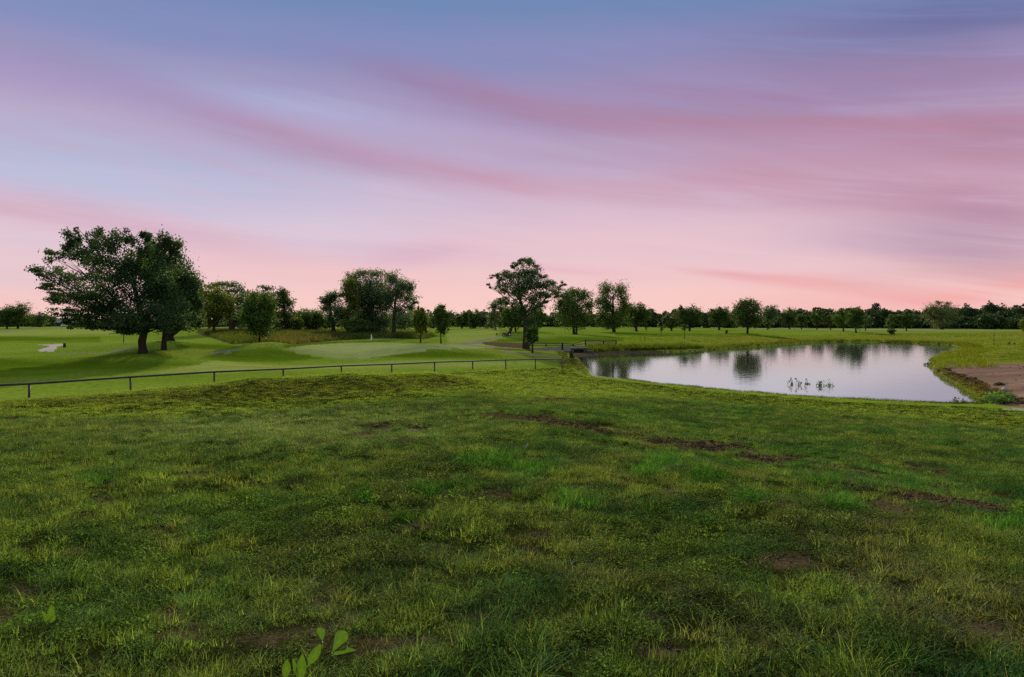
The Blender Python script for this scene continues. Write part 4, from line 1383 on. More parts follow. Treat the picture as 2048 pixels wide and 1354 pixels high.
def tuft(name, rg, n, spread, h, w, bend, coll, mat, seg=3):
    V, Fc, T = [], [], []
    for _ in range(n):
        r = spread * math.sqrt(rg.random())
        a = rg.uniform(0, 2 * math.pi)
        b = (r * math.cos(a), r * math.sin(a))
        hh = rg.uniform(*h)
        v, f = blade_verts(b, a + rg.normal() * 0.9, hh, rg.uniform(*w), rg.uniform(*bend), rg.normal() * 0.5, seg)
        o = len(V)
        V += v
        Fc += [tuple(o + i for i in q) for q in f]
        t = np.clip(0.5 + rg.normal() * 0.22, 0, 1)
        T += [t] * len(v)
    ob = mesh_obj(name, V, Fc, mat, link=False)
    point_attr(ob, 'tone', 'FLOAT', np.array(T, np.float32))
    coll.objects.link(ob)


def leafmat(name, rg, n, spread, h, size, coll, mat):
    """small rounded leaflets on short stalks"""
    V, Fc, T = [], [], []
    for _ in range(n):
        r = spread * math.sqrt(rg.random())
        a = rg.uniform(0, 2 * math.pi)
        z = rg.uniform(*h) * (1.15 - 0.5 * (r / spread) ** 2)
        c = np.array((r * math.cos(a), r * math.sin(a), z))
        s = rg.uniform(*size)
        nrm = np.array((rg.normal() * .8, rg.normal() * .8, 1.0))
        nrm /= np.linalg.norm(nrm)
        e1 = np.cross(nrm, (math.cos(a), math.sin(a), .01))
        e1 /= np.linalg.norm(e1)
        e2 = np.cross(nrm, e1)
        o = len(V)
        for k in range(5):
            q = 2 * math.pi * k / 5
            V.append(tuple(c + (e1 * math.cos(q) * .62 + e2 * math.sin(q)) * s))
        Fc.append(tuple(o + i for i in range(5)))
        T += [np.clip(0.5 + rg.normal() * .25, 0, 1)] * 5
    ob = mesh_obj(name, V, Fc, mat, link=False)
    point_attr(ob, 'tone', 'FLOAT', np.array(T, np.float32))
    coll.objects.link(ob)


def grass_mat(name, trans=0.35):
    m, nt = new_mat(name)
    ti = nt.nodes.new('ShaderNodeAttribute')
    ti.attribute_type = 'INSTANCER'
    ti.attribute_name = 'tint'
    to = nt.nodes.new('ShaderNodeAttribute')
    to.attribute_name = 'tone'
    g = nt.nodes.new('ShaderNodeVectorMath')
    g.operation = 'SCALE'
    nt.links.new(ti.outputs['Color'], g.inputs[0])
    nt.links.new(nmath(nt, 'MULTIPLY_ADD', to.outputs['Fac'], 1.7, 0.18), g.inputs['Scale'])
    p = nt.nodes.new('ShaderNodeBsdfDiffuse')
    nt.links.new(g.outputs[0], p.inputs['Color'])
    t = nt.nodes.new('ShaderNodeBsdfTranslucent')
    nt.links.new(nmix(nt, 1.0, g.outputs[0], (1.3, 1.25, 0.4), 'MULTIPLY'), t.inputs[0])
    ms = nt.nodes.new('ShaderNodeMixShader')
    ms.inputs[0].default_value = trans
    nt.links.new(p.outputs[0], ms.inputs[1])
    nt.links.new(t.outputs[0], ms.inputs[2])
    o = nt.nodes.new('ShaderNodeOutputMaterial')
    nt.links.new(ms.outputs[0], o.inputs[0])
    return m


M_blade = grass_mat('grass_blade')
protos = bpy.data.collections.new('grass_tuft_shapes')      # not linked to the scene: only drawn by the scatter
pr = np.random.default_rng(21)
for k in range(4):   # 0-3 short turf
    tuft('grass_tuft_a%d' % k, pr, 46, 0.10, (0.03, 0.085), (0.0022, 0.0045), (0.2, 1.2), protos, M_blade)
for k in range(3):   # 4-6 clover mats
    leafmat('grass_tuft_b%d' % k, pr, 110, 0.11, (0.010, 0.07), (0.004, 0.009), protos, M_blade)
for k in range(4):   # 7-10 longer arching blades
    tuft('grass_tuft_c%d' % k, pr, 20, 0.065, (0.06, 0.17), (0.003, 0.0065), (0.35, 1.45), protos, M_blade, 4)
for k in range(2):   # 11-12 dry straw
    tuft('grass_tuft_d%d' % k, pr, 14, 0.10, (0.05, 0.16), (0.0015, 0.003), (0.7, 1.7), protos, M_blade, 4)
for k in range(3):   # 13-15 tall meadow grass
    tuft('grass_tuft_e%d' % k, pr, 26, 0.35, (0.35, 0.85), (0.012, 0.03), (0.1, 0.6), protos, M_blade, 3)
for k in range(2):   # 16-17 leafy bank weeds
    leafmat('grass_tuft_f%d' % k, pr, 60, 0.30, (0.10, 0.45), (0.03, 0.06), protos, M_blade)


def scatter(name, label, pos, idx, rot, scl, tint):
    me = bpy.data.meshes.new(name)
    me.vertices.add(len(pos))
    me.vertices.foreach_set('co', np.asarray(pos, np.float32).ravel())
    o = bpy.data.objects.new(name, me)
    COL.objects.link(o)
    point_attr(o, 'idx', 'INT', np.asarray(idx, np.int32))
    point_attr(o, 'rot', 'FLOAT_VECTOR', np.asarray(rot, np.float32))
    point_attr(o, 'scl', 'FLOAT_VECTOR', np.asarray(scl, np.float32))
    point_attr(o, 'tint', 'FLOAT_COLOR', np.column_stack([tint, np.ones(len(tint))]).astype(np.float32))
    ng = bpy.data.node_groups.new(name + '_scatter', 'GeometryNodeTree')
    ng.interface.new_socket('Geometry', in_out='INPUT', socket_type='NodeSocketGeometry')
    ng.interface.new_socket('Geometry', in_out='OUTPUT', socket_type='NodeSocketGeometry')
    gi = ng.nodes.new('NodeGroupInput')
    go = ng.nodes.new('NodeGroupOutput')
    ci = ng.nodes.new('GeometryNodeCollectionInfo')
    ci.inputs['Collection'].default_value = protos
    ci.inputs['Separate Children'].default_value = True
    ci.inputs['Reset Children'].default_value = True
    ip = ng.nodes.new('GeometryNodeInstanceOnPoints')
    ip.inputs['Pick Instance'].default_value = True
    ng.links.new(gi.outputs[0], ip.inputs['Points'])
    ng.links.new(ci.outputs[0], ip.inputs['Instance'])
    for nm, typ, sk in (('idx', 'INT', 'Instance Index'), ('rot', 'FLOAT_VECTOR', 'Rotation'), ('scl', 'FLOAT_VECTOR', 'Scale')):
        na = ng.nodes.new('GeometryNodeInputNamedAttribute')
        na.data_type = typ
        na.inputs['Name'].default_value = nm
        ng.links.new(na.outputs[0], ip.inputs[sk])
    ng.links.new(ip.outputs[0], go.inputs[0])
    md = o.modifiers.new('scatter', 'NODES')
    md.node_group = ng
    tag(o, label, 'grass', kind='stuff')
    return o


C_OLIVE = np.array((0.110, 0.146, 0.040))
C_GREEN = np.array((0.066, 0.134, 0.037))
C_DEEP = np.array((0.042, 0.095, 0.034))
C_YELL = np.array((0.150, 0.198, 0.046))
C_GREY = np.array((0.155, 0.200, 0.092))
C_BROWN = np.array((0.120, 0.092, 0.046))
C_DRY = np.array((0.138, 0.128, 0.060))
C_STRAW = np.array((0.32, 0.27, 0.15))
C_LUSH = np.array((0.056, 0.140, 0.028))


def mix(a, b, t):
    return a + (b - a) * np.clip(t, 0, 1)[:, None]


def near_grass():
    rg = np.random.default_rng(31)
    bands = [(2.5, 5.0, 330, 0.9), (5.0, 9.0, 290, 0.92), (9.0, 15, 220, 0.95), (15, 24, 120, 1.1), (24, 36, 60, 1.35), (36, 58, 26, 1.9)]
    X, Y, S = [], [], []
    for r0, r1, rho, sc in bands:
        n = int(0.5 * (r1 ** 2 - r0 ** 2) * math.radians(88) * rho)
        r = np.sqrt(rg.uniform(r0 ** 2, r1 ** 2, n))
        t = np.radians(rg.uniform(-44, 44, n))
        X.append(r * np.sin(t))
        Y.append(r * np.cos(t))
        S.append(np.full(n, sc))
    X, Y, S = map(np.concatenate, (X, Y, S))
    Zg = height(X, Y)
    px = 1024 + F * X / Y
    py = HZ + F * (CAMH - Zg) / Y
    r = np.hypot(X, Y)
    # only on the bank this side of the fence and the pond
    fx0, fy0 = fence_xz(-3)
    fx1, fy1 = fence_xz(10)
    side = (fx1 - fx0) * (Y - fy0) - (fy1 - fy0) * (X - fx0)
    pdist = np.full(len(X), 1e9)
    m = Y > 22
    pdist[m] = poly_sdf(X[m], Y[m], POND)
    keep = ((side < -0.3) | (r < 20)) & (pdist > 0.15) & (Zg > WATER + 0.1)
    keep &= ~((Y > 29) & (px > 1860) & (py < 815))
    bare = bareness(px, py, X, Y)
    keep &= rg.random(len(X)) > bare * 0.68
    gap = fbm(X * 4.3 + 3, Y * 4.3 + 6, 2)
    keep &= rg.random(len(X)) > smooth(0.50, 0.30, gap) * 0.75 * smooth(30, 12, r)
    X, Y, S, Zg, px, py, r, bare, pdist = (a[keep] for a in (X, Y, S, Zg, px, py, r, bare, pdist))
    n = len(X)
    lush = lushness(px, py)
    big = fbm(X * 0.35 + 2, Y * 0.35 + 8, 3)
    mid = fbm(X * 1.3 + 7, Y * 1.3 + 1, 3)
    sm = fbm(X * 3.1 + 9, Y * 3.1 + 13, 2)
    # sward colour by patch
    col = np.tile(C_OLIVE, (n, 1))
    leftside = smooth(1150, 300, px)
    col = mix(col, np.tile(C_GREEN, (n, 1)), smooth(0.42, 0.62, big) * (1.0 - 0.35 * leftside) + 0.15)
    col = mix(col, np.tile(C_DEEP, (n, 1)), smooth(0.50, 0.66, mid) * 0.85)
    col = mix(col, np.tile(C_YELL, (n, 1)), smooth(0.52, 0.70, sm) * 0.55 + leftside * 0.15)
    col = mix(col, np.tile(C_DRY, (n, 1)), smooth(0.52, 0.68, fbm(X * 0.75 + 21, Y * 0.75 + 17, 4)) * (0.28 + 0.27 * smooth(900, 1700, px) * smooth(950, 1150, py)))
    # grey-green paler patch mid left
    gl = np.exp(-((px - 560) / 380) ** 2 - ((py - 850) / 48) ** 2)
    col = mix(col, np.tile(C_GREY, (n, 1)), gl * 0.7)
    # yellow strip along the near pond bank and in front of the mound
    edge = np.interp(px, [0, 300, 500, 950, 1150, 1300, 1500, 1700, 2048], [835, 840, 825, 790, 800, 795, 808, 828, 862])
    strip = smooth(10, -14, py - edge)
    col = mix(col, np.tile(np.array((0.190, 0.262, 0.040)), (n, 1)), strip * 0.85)
    # mound face turned from the light, its shade put into the tuft tint
    mt = np.interp(px, [0, 100, 330, 500, 700, 900, 980], [800, 797, 782, 762, 752, 750, 757])
    mb_ = np.interp(px, [0, 100, 330, 500, 700, 900, 980], [806, 810, 808, 803, 792, 770, 760])
    mound = (smooth(-3, 6, py - mt) * smooth(8, -10, py - mb_) * smooth(1000, 930, px)) * (r < 33)
    col = mix(col, np.tile(np.array((0.120, 0.132, 0.034)), (n, 1)), mound * 0.6)
    col = mix(col, np.tile(C_BROWN, (n, 1)), smooth(0.15, 0.6, bare) * 0.75)
    col = mix(col, np.tile(C_LUSH, (n, 1)), smooth(0.25, 0.7, lush))
    col *= rg.uniform(0.80, 1.95, n)[:, None]
    col *= (1 + rg.normal(size=(n, 3)) * 0.06)
    # kind of tuft
    q = rg.random(n)
    idx = rg.integers(0, 4, n)
    clover = (smooth(0.48, 0.62, fbm(X * 0.9 + 30, Y * 0.9 + 2, 3)) * 0.6 + 0.22) * (1 - strip)
    idx = np.where(q < clover, rg.integers(4, 7, n), idx)
    isclov = q < clover
    col[isclov] *= np.array((0.53, 0.62, 0.6))
    longg = (smooth(8.0, 3.6, r) * 0.30 * (0.35 + 1.3 * smooth(0.42, 0.6, mid)) + lush * 0.8 + 0.03) * (1 - strip)
    q2 = rg.random(n)
    idx = np.where(q2 < longg, rg.integers(7, 11, n), idx)
    q3 = rg.random(n)
    straw = q3 < 0.028 + bare * 0.12 + smooth(0.62, 0.75, mid) * 0.06
    idx = np.where(straw, rg.integers(11, 13, n), idx)
    col[straw] = C_STRAW * rg.uniform(0.25, 0.8, straw.sum())[:, None]
    sz = S * rg.uniform(0.7, 1.3, n)
    hz = sz * (1 + 0.55 * smooth(0.25, 0.8, lush)) * (1 - 0.55 * strip) * (1 - 0.6 * smooth(.05, .4, bare)) * (0.22 + 1.3 * fbm(X * 3.7 + 3, Y * 3.7 + 6, 2)) / (1 + 0.35 * (S - 1))
    hz = np.where((idx >= 7) & (idx <= 10), hz * (0.55 + 0.5 * smooth(8, 3.5, r)), hz)
    scl = np.column_stack([sz, sz, hz])
    rot = np.column_stack([rg.normal(size=n) * 0.16, rg.normal(size=n) * 0.16, rg.uniform(0, 6.283, n)])
    scatter('grass', 'rough clumpy grass covering the foreground bank', np.column_stack([X, Y, Zg - 0.006]), idx, rot, scl, np.clip(col, 0.004, 1))


near_grass()


def zone_points(poly, zmin, zmax, n, rg, z_jit=0):
    """random ground points inside a photo-measured outline"""
    xs = [p[0] for p in poly]
    X, Y = [], []
    tot = 0
    poly = np.array(poly, float)
    while tot < n:
        Z = np.sqrt(rg.uniform(zmin ** 2, zmax ** 2, n * 4))
        px = rg.uniform(min(xs), max(xs), n * 4)
        x = (px - 1024) / F * Z
        h = height(x, Z)
        py = HZ + F * (CAMH - h) / Z
        ok = poly_sdf(px, py, poly) < 0
        if ok.sum() == 0:
            break
        X.append(x[ok])
        Y.append(Z[ok])
        tot += ok.sum()
    X = np.concatenate(X)[:n]
    Y = np.concatenate(Y)[:n]
    return X, Y, height(X, Y)


def tall_grass():
    rg = np.random.default_rng(41)
    X, Y, Zg = zone_points([(400, 663), (470, 661), (560, 661), (660, 662), (760, 665), (845, 667), (870, 672), (845, 678), (760, 676), (700, 679), (650, 682),
                            (590, 688), (520, 689), (470, 688), (435, 677)], 74, 140, 9000, rg)
    n = len(X)
    b = fbm(X * .12, Y * .12, 3)
    col = mix(np.tile(np.array((0.095, 0.125, 0.034)), (n, 1)), np.tile(np.array((0.115, 0.112, 0.045)), (n, 1)), smooth(.4, .6, b))
    col = mix(col, np.tile(np.array((0.06, 0.085, 0.025)), (n, 1)), smooth(.5, .7, fbm(X * .3 + 9, Y * .3, 2)))
    col *= rg.uniform(.7, 1.3, n)[:, None]
    s = rg.uniform(.8, 1.5, n)
    rot = np.column_stack([rg.normal(size=n) * .1, rg.normal(size=n) * .1, rg.uniform(0, 6.28, n)])
    o = scatter('meadow_grass', 'tall brownish meadow grass behind the putting green', np.column_stack([X, Y, Zg]), rg.integers(13, 16, n), rot, np.column_stack([s * 1.3, s * 1.3, s * .7]), col)


tall_grass()


def bank_weeds():
    rg = np.random.default_rng(43)
    Ps, C, I, S = [], [], [], []

    def along(pts, n, w, c0, c1, kinds, s0, s1):
        P = np.array([((px - 1024) / F * pondZ(py), pondZ(py)) for px, py in pts])
        k = rg.integers(0, len(P) - 1, n)
        t = rg.random(n)
        q = P[k] * (1 - t)[:, None] + P[k + 1] * t[:, None]
        d = P[k + 1] - P[k]
        nrm = np.column_stack([d[:, 1], -d[:, 0]]) / (np.linalg.norm(d, axis=1)[:, None] + 1e-9)
        q = q + nrm * (rg.uniform(w[0], w[1], n))[:, None]
        z = np.maximum(height(q[:, 0], q[:, 1]), WATER - 0.02)
        Ps.append(np.column_stack([q, z]))
        C.append(np.array(c0) + (np.array(c1) - np.array(c0)) * rg.random(n)[:, None])
        I.append(rg.choice(kinds, n))
        S.append(rg.uniform(s0, s1, n))
    # POND runs near shore -> right shore -> far shore; outward normal is to the right of travel
    R = POND_PX
    along(R[11:22], 420, (-0.3, 0.35), (0.09, 0.105, 0.02), (0.15, 0.16, 0.035), [16, 17, 13], 0.2, 0.5)
    along(R[12:18], 130, (0.2, 1.1), (0.08, 0.055, 0.025), (0.12, 0.10, 0.03), [16, 17], 0.3, 0.6)
    along(R[10:13], 50, (0.1, 1.0), (0.07, 0.14, 0.04), (0.10, 0.18, 0.07), [16, 17], 0.5, 1.0)
    along(R[24:37], 1500, (0.0, 2.2), (0.08, 0.10, 0.016), (0.14, 0.16, 0.03), [16, 17, 13, 14], 0.45, 0.9)
    along(R[36:41], 700, (0.8, 3.2), (0.06, 0.09, 0.014), (0.11, 0.14, 0.025), [16, 17, 13, 14], 0.6, 1.3)
    along(R[18:25], 700, (0.0, 4.0), (0.12, 0.15, 0.02), (0.17, 0.20, 0.03), [13, 14, 16], 0.35, 0.7)
    along(R[2:11], 700, (0.02, 0.5), (0.04, 0.05, 0.015), (0.09, 0.10, 0.025), [0, 1, 2], 1.6, 2.6)
    along([(1187, 757), (1165, 733), (1145, 712)], 160, (-2.2, -.2), (0.08, 0.08, 0.02), (0.14, 0.13, 0.05), [0, 1, 16], 0.5, 1.2)
    P = np.vstack(Ps)
    n = len(P)
    s = np.concatenate(S)
    rot = np.column_stack([rg.normal(size=n) * .1, rg.normal(size=n) * .1, rg.uniform(0, 6.28, n)])
    scatter('bank_weeds', 'weeds and rank grass fringing the pond shore', P, np.concatenate(I), rot, np.column_stack([s, s, s]), np.vstack(C))


bank_weeds()


# rough tussocks on the far lawn and pond surroundings
def far_tussocks():
    rg = np.random.default_rng(47)
    X, Y, Zg = zone_points([(1190, 690), (1290, 668), (1500, 672), (1700, 668), (2100, 664), (2100, 725), (1900, 727), (1935, 700), (1880, 688), (1650, 683), (1480, 695), (1320, 704), (1200, 702)], 60, 200, 7000, rg)
    k = poly_sdf(X, Y, POND) > 0.5
    X, Y, Zg = X[k], Y[k], Zg[k]
    n = len(X)
    b = fbm(X * .1, Y * .1, 3)
    col = mix(np.tile(np.array((0.14, 0.20, 0.018)), (n, 1)), np.tile(np.array((0.20, 0.21, 0.05)), (n, 1)), smooth(.4, .65, b))
    col *= rg.uniform(.7, 1.2, n)[:, None]
    s = rg.uniform(.6, 1.1, n)
    rot = np.column_stack([rg.normal(size=n) * .1, rg.normal(size=n) * .1, rg.uniform(0, 6.28, n)])
    scatter('tussock_grass', 'loose tussocks of grass on the ground beyond the pond', np.column_stack([X, Y, Zg]), rg.integers(13, 16, n), rot, np.column_stack([s, s, s * .3]), col)


far_tussocks()


# ------------------------------------------------------------------ clods of soil
def clods():
    rg = np.random.default_rng(51)
    V, Fc = [], []
    ico = np.array([(-1, 0, 1.6), (1, 0, 1.6), (-1, 0, -1.6), (1, 0, -1.6), (0, 1.6, 1), (0, 1.6, -1), (0, -1.6, 1), (0, -1.6, -1), (1.6, 1, 0), (-1.6, 1, 0), (1.6, -1, 0), (-1.6, -1, 0)]) / 1.9
    fi = [(1, 4, 0), (4, 9, 0), (4, 5, 9), (8, 5, 4), (1, 8, 4), (1, 10, 8), (10, 3, 8), (8, 3, 5), (3, 2, 5), (3, 7, 2), (3, 10, 7), (10, 6, 7), (6, 11, 7), (6, 0, 11), (6, 1, 0), (10, 1, 6), (11, 0, 9), (2, 11, 9), (5, 2, 9), (11, 2, 7)]
    n = 0
    for _ in range(3200):
        if rg.random() < 0.8:
            k = rg.integers(1, len(RUT) - 1)
            t = rg.random()
            a, b = RUT[k], RUT[k + 1]
            px = a[0] + (b[0] - a[0]) * t
            py = a[1] + (b[1] - a[1]) * t + rg.normal() * (a[2] * 0.7)
        else:
            d = DIRT[rg.integers(0, len(DIRT))]
            px, py = d[0] + rg.normal() * d[2] * .6, d[1] + rg.normal() * d[3] * .6
        # rough ground distance for that row
        Z = 1.0
        for it in range(12):
            Z = (CAMH - float(_hq(px, Z))) * F / max(py - HZ, 20)
        x = (px - 1024) / F * Z
        z = float(_hq(px, Z))
        s = rg.uniform(0.005, 0.020) * min(max(Z / 6.0, 0.8), 2.6)
        o = len(V)
        R_ = (ico + rg.normal(size=(12, 3)) * .30) * s * np.array((rg.uniform(.8, 1.6), rg.uniform(.8, 1.4), rg.uniform(.5, .9)))
        V += [tuple(p + (x, Z, z + s * .15)) for p in R_]
        Fc += [tuple(o + i for i in f) for f in fi]
        n += 1
    for _ in range(1300):
        if rg.random() < .75:      # along the torn edge of the dirt lot
            t = rg.random()
            e = [(1880, 740), (1920, 757), (1952, 772), (1985, 790), (2015, 800), (2060, 806)]
            k = min(int(t * 5), 4)
            f_ = t * 5 - k
            px, py = e[k][0] * (1 - f_) + e[k + 1][0] * f_ + rg.normal() * 8, e[k][1] * (1 - f_) + e[k + 1][1] * f_ + rg.normal() * 3
            sz = rg.uniform(.04, .16)
        else:
            px, py = rg.uniform(1900, 2250), rg.uniform(731, 806)
            sz = rg.uniform(.015, .06)
        Z = 45.0
        for it in range(14):
            Z = .5 * Z + .5 * (CAMH - float(_hq2(px, Z))) * F / (py - HZ)
        x = (px - 1024) / F * Z
        z = float(_hq2(px, Z))
        if z < WATER + .05:
            continue
        o = len(V)
        R_ = (ico + rg.normal(size=(12, 3)) * .30) * sz * np.array((rg.uniform(.8, 2.2), rg.uniform(.8, 1.6), rg.uniform(.4, .8)))
        V += [tuple(p + (x, Z, z + sz * .1)) for p in R_]
        Fc += [tuple(o + i for i in f) for f in fi]
    tag(mesh_obj('soil_clods', V, np.array(Fc), M_clod), 'loose dark clods of turned soil along the rut', 'soil', kind='stuff')


M_clod = simple_mat('clod_soil', (0.062, 0.042, 0.026), 1.0, var=0.6, scale=9.0, bump=0.5, spec=0.0)
_gx = np.linspace(-200, 2300, 126)
_gz = np.exp(np.linspace(math.log(2.8), math.log(45), 140))
_PX, _ZZ = np.meshgrid(_gx, _gz)
_HT = height(((_PX - 1024) / F * _ZZ).ravel(), _ZZ.ravel()).reshape(_PX.shape)


def _hq(px, Z):
    i = (px + 200) / 20.0
    j = (math.log(min(max(Z, 2.8), 44.9)) - math.log(2.8)) / (math.log(45) - math.log(2.8)) * 139
    i0, j0 = int(min(max(i, 0), 124)), int(min(max(j, 0), 138))
    fi, fj = min(max(i - i0, 0), 1), j - j0
    return (_HT[j0, i0] * (1 - fi) + _HT[j0, i0 + 1] * fi) * (1 - fj) + (_HT[j0 + 1, i0] * (1 - fi) + _HT[j0 + 1, i0 + 1] * fi) * fj


_gx2 = np.linspace(1800, 2400, 61)
_gz2 = np.linspace(26, 75, 99)
_PX2, _ZZ2 = np.meshgrid(_gx2, _gz2)
_HT2 = height(((_PX2 - 1024) / F * _ZZ2).ravel(), _ZZ2.ravel()).reshape(_PX2.shape)


def _hq2(px, Z):
    i = int(min(max((px - 1800) / 10.0, 0), 60))
    j = int(min(max((Z - 26) * 2.0, 0), 98))
    return _HT2[j, i]


clods()


# ------------------------------------------------------------------ broad-leaved weed in the foreground
def weed_leaf_mesh(L, wd, notch=False, seed=0):
    rg = np.random.default_rng(seed)
    V, Fc = [], []
    n = 9
    for i in range(n):
        t = i / (n - 1)
        w_ = wd * (math.sin(math.pi * min(1, t ** 0.8)) ** 0.75 if not notch else math.sin(math.pi * t ** 1.6 * 0.93) ** 0.8)
        for k in (-1, -.5, 0, .5, 1):
            wob = 1 + 0.07 * math.sin(9 * t + k * 3 + seed) * (notch + 0.4)
            V.append((k * w_ * .5 * wob, t * L, -0.18 * L * t * t + abs(k) * w_ * .34))
    for i in range(n - 1):
        for k in range(4):
            a = i * 5 + k
            Fc.append((a, a + 1, a + 6, a + 5))
    return V, Fc


def weed_mat():
    m, nt = new_mat('broad_leaf')
    tc = nt.nodes.new('ShaderNodeTexCoord')
    n = nnoise(nt, tc.outputs['Object'], 30, 3, .6)
    col = nramp(nt, n, [(.3, (0.050, 0.130, 0.014)), (.7, (0.095, 0.190, 0.024))])
    p = nt.nodes.new('ShaderNodeBsdfPrincipled')
    nt.links.new(col, p.inputs['Base Color'])
    p.inputs['Roughness'].default_value = .45
    t = nt.nodes.new('ShaderNodeBsdfTranslucent')
    nt.links.new(nmix(nt, 1.0, col, (1.4, 1.2, .5), 'MULTIPLY'), t.inputs[0])
    ms = nt.nodes.new('ShaderNodeMixShader')
    ms.inputs[0].default_value = .35
    nt.links.new(p.outputs[0], ms.inputs[1])
    nt.links.new(t.outputs[0], ms.inputs[2])
    o = nt.nodes.new('ShaderNodeOutputMaterial')
    nt.links.new(ms.outputs[0], o.inputs[0])
    return m


M_broad = weed_mat()


def broad_weed(name, label, px, py, Z, leaves):
    from mathutils import Matrix, Vector
    g = ground(px, Z)
    root = thing(name, label, 'plant', g)
    s = Z / F
    g2 = CAMH - (py - HZ) * s
    for i, (bx, by, tx, ty, wpx, tilt, notch) in enumerate(leaves):
        b = Vector(((bx - 1024) * s - g[0], 0.0, CAMH - (by - HZ) * s - g[2]))
        e = Vector(((tx - 1024) * s - g[0], tilt, CAMH - (ty - HZ) * s - g[2]))
        d = e - b
        L = d.length
        y = d.normalized()
        x = y.cross(Vector((0, 1, 0.25))).normalized()
        z = x.cross(y)
        M = Matrix((x, y, z)).transposed().to_4x4()
        M.translation = b
        v, f = weed_leaf_mesh(L, wpx * s, notch, i)
        o = mesh_obj('leaf', v, f, M_broad, root, smooth=True)
        o.matrix_local = M
        MB().tube([(b.x * .4, 0.01, -0.03), (b.x * .8, 0.005, b.z * .5), tuple(b)], [0.004, 0.003, 0.002], 5).build('stalk', M_broad, root)


broad_weed('broad_leaved_weed', 'bright broad-leaved weed at the bottom edge, left of centre', 612, 1375, 3.42,
           [(568, 1360, 578, 1312, 17, -.01, False), (597, 1365, 606, 1306, 20, .01, False), (616, 1332, 648, 1280, 19, .0, False), (645, 1284, 636, 1259, 18, .02, True),
            (664, 1306, 688, 1266, 26, .03, True), (664, 1311, 718, 1289, 13, -.02, False), (590, 1350, 585, 1318, 8, .02, False)])
broad_weed('broad_leaved_weed', 'small yellow-green weed near the lower left edge', 98, 1245, 3.95,
           [(96, 1240, 106, 1207, 13, .0, False), (92, 1245, 84, 1222, 10, .01, False), (100, 1246, 112, 1228, 9, .0, False)])


# ------------------------------------------------------------------ water plants standing in the pond
def pond_weed(label, px, py, wpx, hpx, n, seed):
    rg = np.random.default_rng(seed)
    Z = pondZ(py)
    s = Z / F
    root = thing('pond_weed', label, 'water plant', ((px - 1024) * s, Z, WATER))
    V = []
    for k in range(n):
        x, y = rg.normal() * wpx * s * .32, rg.normal() * wpx * s * .45
        h = rg.uniform(.35, 1) * hpx * s * math.exp(-(x / (wpx * s * .6)) ** 2)
        lean = rg.normal(size=2) * .25 * h
        p = bez((x, y, -.1), (x + lean[0] * .3, y + lean[1] * .3, h * .6), (x + lean[0], y + lean[1], h), 4)
        MB().tube(p, [.012, .01, .008, .005], 4).build('stem', M_bark, root)
        m = int(rg.integers(2, 6))
        t = rg.uniform(.35, 1, m)
        q = np.array([p[0] * (1 - a) ** 2 + 2 * a * (1 - a) * p[1] + a * a * p[3] for a in t]) + rg.normal(size=(m, 3)) * .07
        V.append(q)
    P = np.vstack(V)
    P[:, 2] = np.maximum(P[:, 2], .03)
    v, q = leaf_quads(P, .13, rg)
    o = mesh_obj('foliage', v, q, L_oak, root)
    point_attr(o, 'tone', 'FLOAT', np.repeat(rg.random(len(P)), 4).astype(np.float32))


pond_weed('sprawling dark water plant standing in the pond, left one of the two largest', 1592, 770, 26, 14, 11, 61)
pond_weed('upright dark water plant standing in the pond, right one of the two largest', 1641, 772, 8, 16, 9, 62)
pond_weed('sparse thin water plant just right of the upright one', 1660, 772, 8, 13, 5, 63)
pond_weed('tiny water plant between the two largest ones', 1614, 768, 5, 7, 5, 64)
pond_weed('faint sparse water plant near the lower right corner of the pond', 1918, 803, 20, 9, 9, 65)
pond_weed('scattered stems in the shallows by the grassy point', 1858, 730, 14, 7, 14, 66)


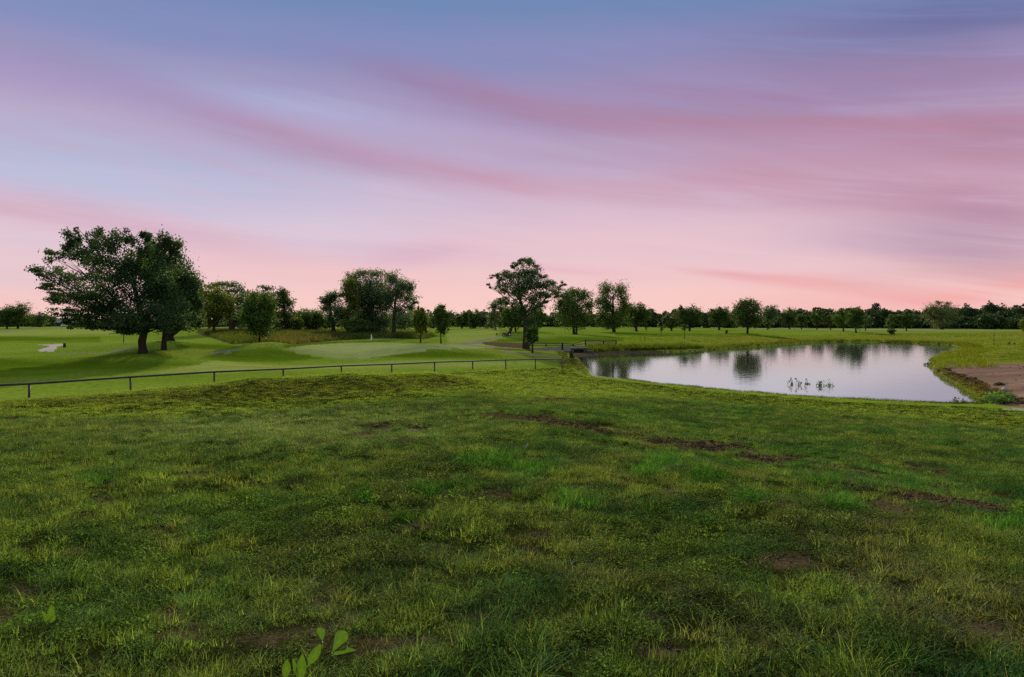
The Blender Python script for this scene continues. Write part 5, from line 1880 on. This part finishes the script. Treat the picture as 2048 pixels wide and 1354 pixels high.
# ------------------------------------------------------------------ pale stick, rocks
def stick():
    g = hit(1052, 902)
    s = g[1] / F
    root = tag(MB().tube([(-4 * s, 0, -.02), (0, .02, 7 * s), (5 * s, .03, 15 * s)], [.009, .010, .005], 7).build('stick', M_conc, None, True),
               'pale bare stick poking up out of the foreground grass', 'stick')
    root.location = g


stick()
M_litter = simple_mat('dead_weed', (0.05, 0.035, 0.02), .95, var=.4)


def dead_weed():
    g = ground(2022, 100)
    s = 100 / F
    mb = MB()
    rg = np.random.default_rng(8)
    for k in range(26):
        x = -3 * s if k < 13 else 6 * s
        h = (8 if k < 13 else 5) * s
        e = np.array((x + rg.normal() * 2.0 * s, rg.normal() * .15, h * rg.uniform(.4, 1)))
        mb.tube([(x + rg.normal() * s * 1.5, rg.normal() * .1, -.05), e], [.03, .012], 4)
    tag(mb.build('dead_weed', M_litter), 'dark dead weed clump beside the tall stake', 'plant').location = g


dead_weed()


def rock(label, px, py, Z, s, mat, seed):
    rg = np.random.default_rng(seed)
    import bmesh
    bm = bmesh.new()
    bmesh.ops.create_icosphere(bm, subdivisions=3, radius=1)
    for v in bm.verts:
        n_ = 1 + .22 * math.sin(3.1 * v.co.x + seed) * math.cos(2.3 * v.co.y) + .12 * math.sin(7 * v.co.z + 5 * v.co.x) + rg.normal() * .02
        v.co = v.co * n_
        v.co.x *= s[0]
        v.co.y *= s[1]
        v.co.z *= s[2]
    me = bpy.data.meshes.new('rock')
    bm.to_mesh(me)
    bm.free()
    me.materials.append(mat)
    o = bpy.data.objects.new('rock', me)
    COL.objects.link(o)
    g = ground(px, Z)
    o.location = (g[0], g[1], g[2] + s[2] * .3)
    tag(o, label, 'rock')


rock('pale rock on the mud beside the lower dirt bank', 2008, 783, 38.5, (.22, .2, .13), M_conc, 1)
rock('dark rock heap on the dirt bank above the pale rock', 1999, 770, 42, (.32, .25, .12), M_clod, 2)
rock('grey stone in the grass beside the upper end of the rut', 828, 858, 13.2, (.10, .07, .035), M_worn, 3)
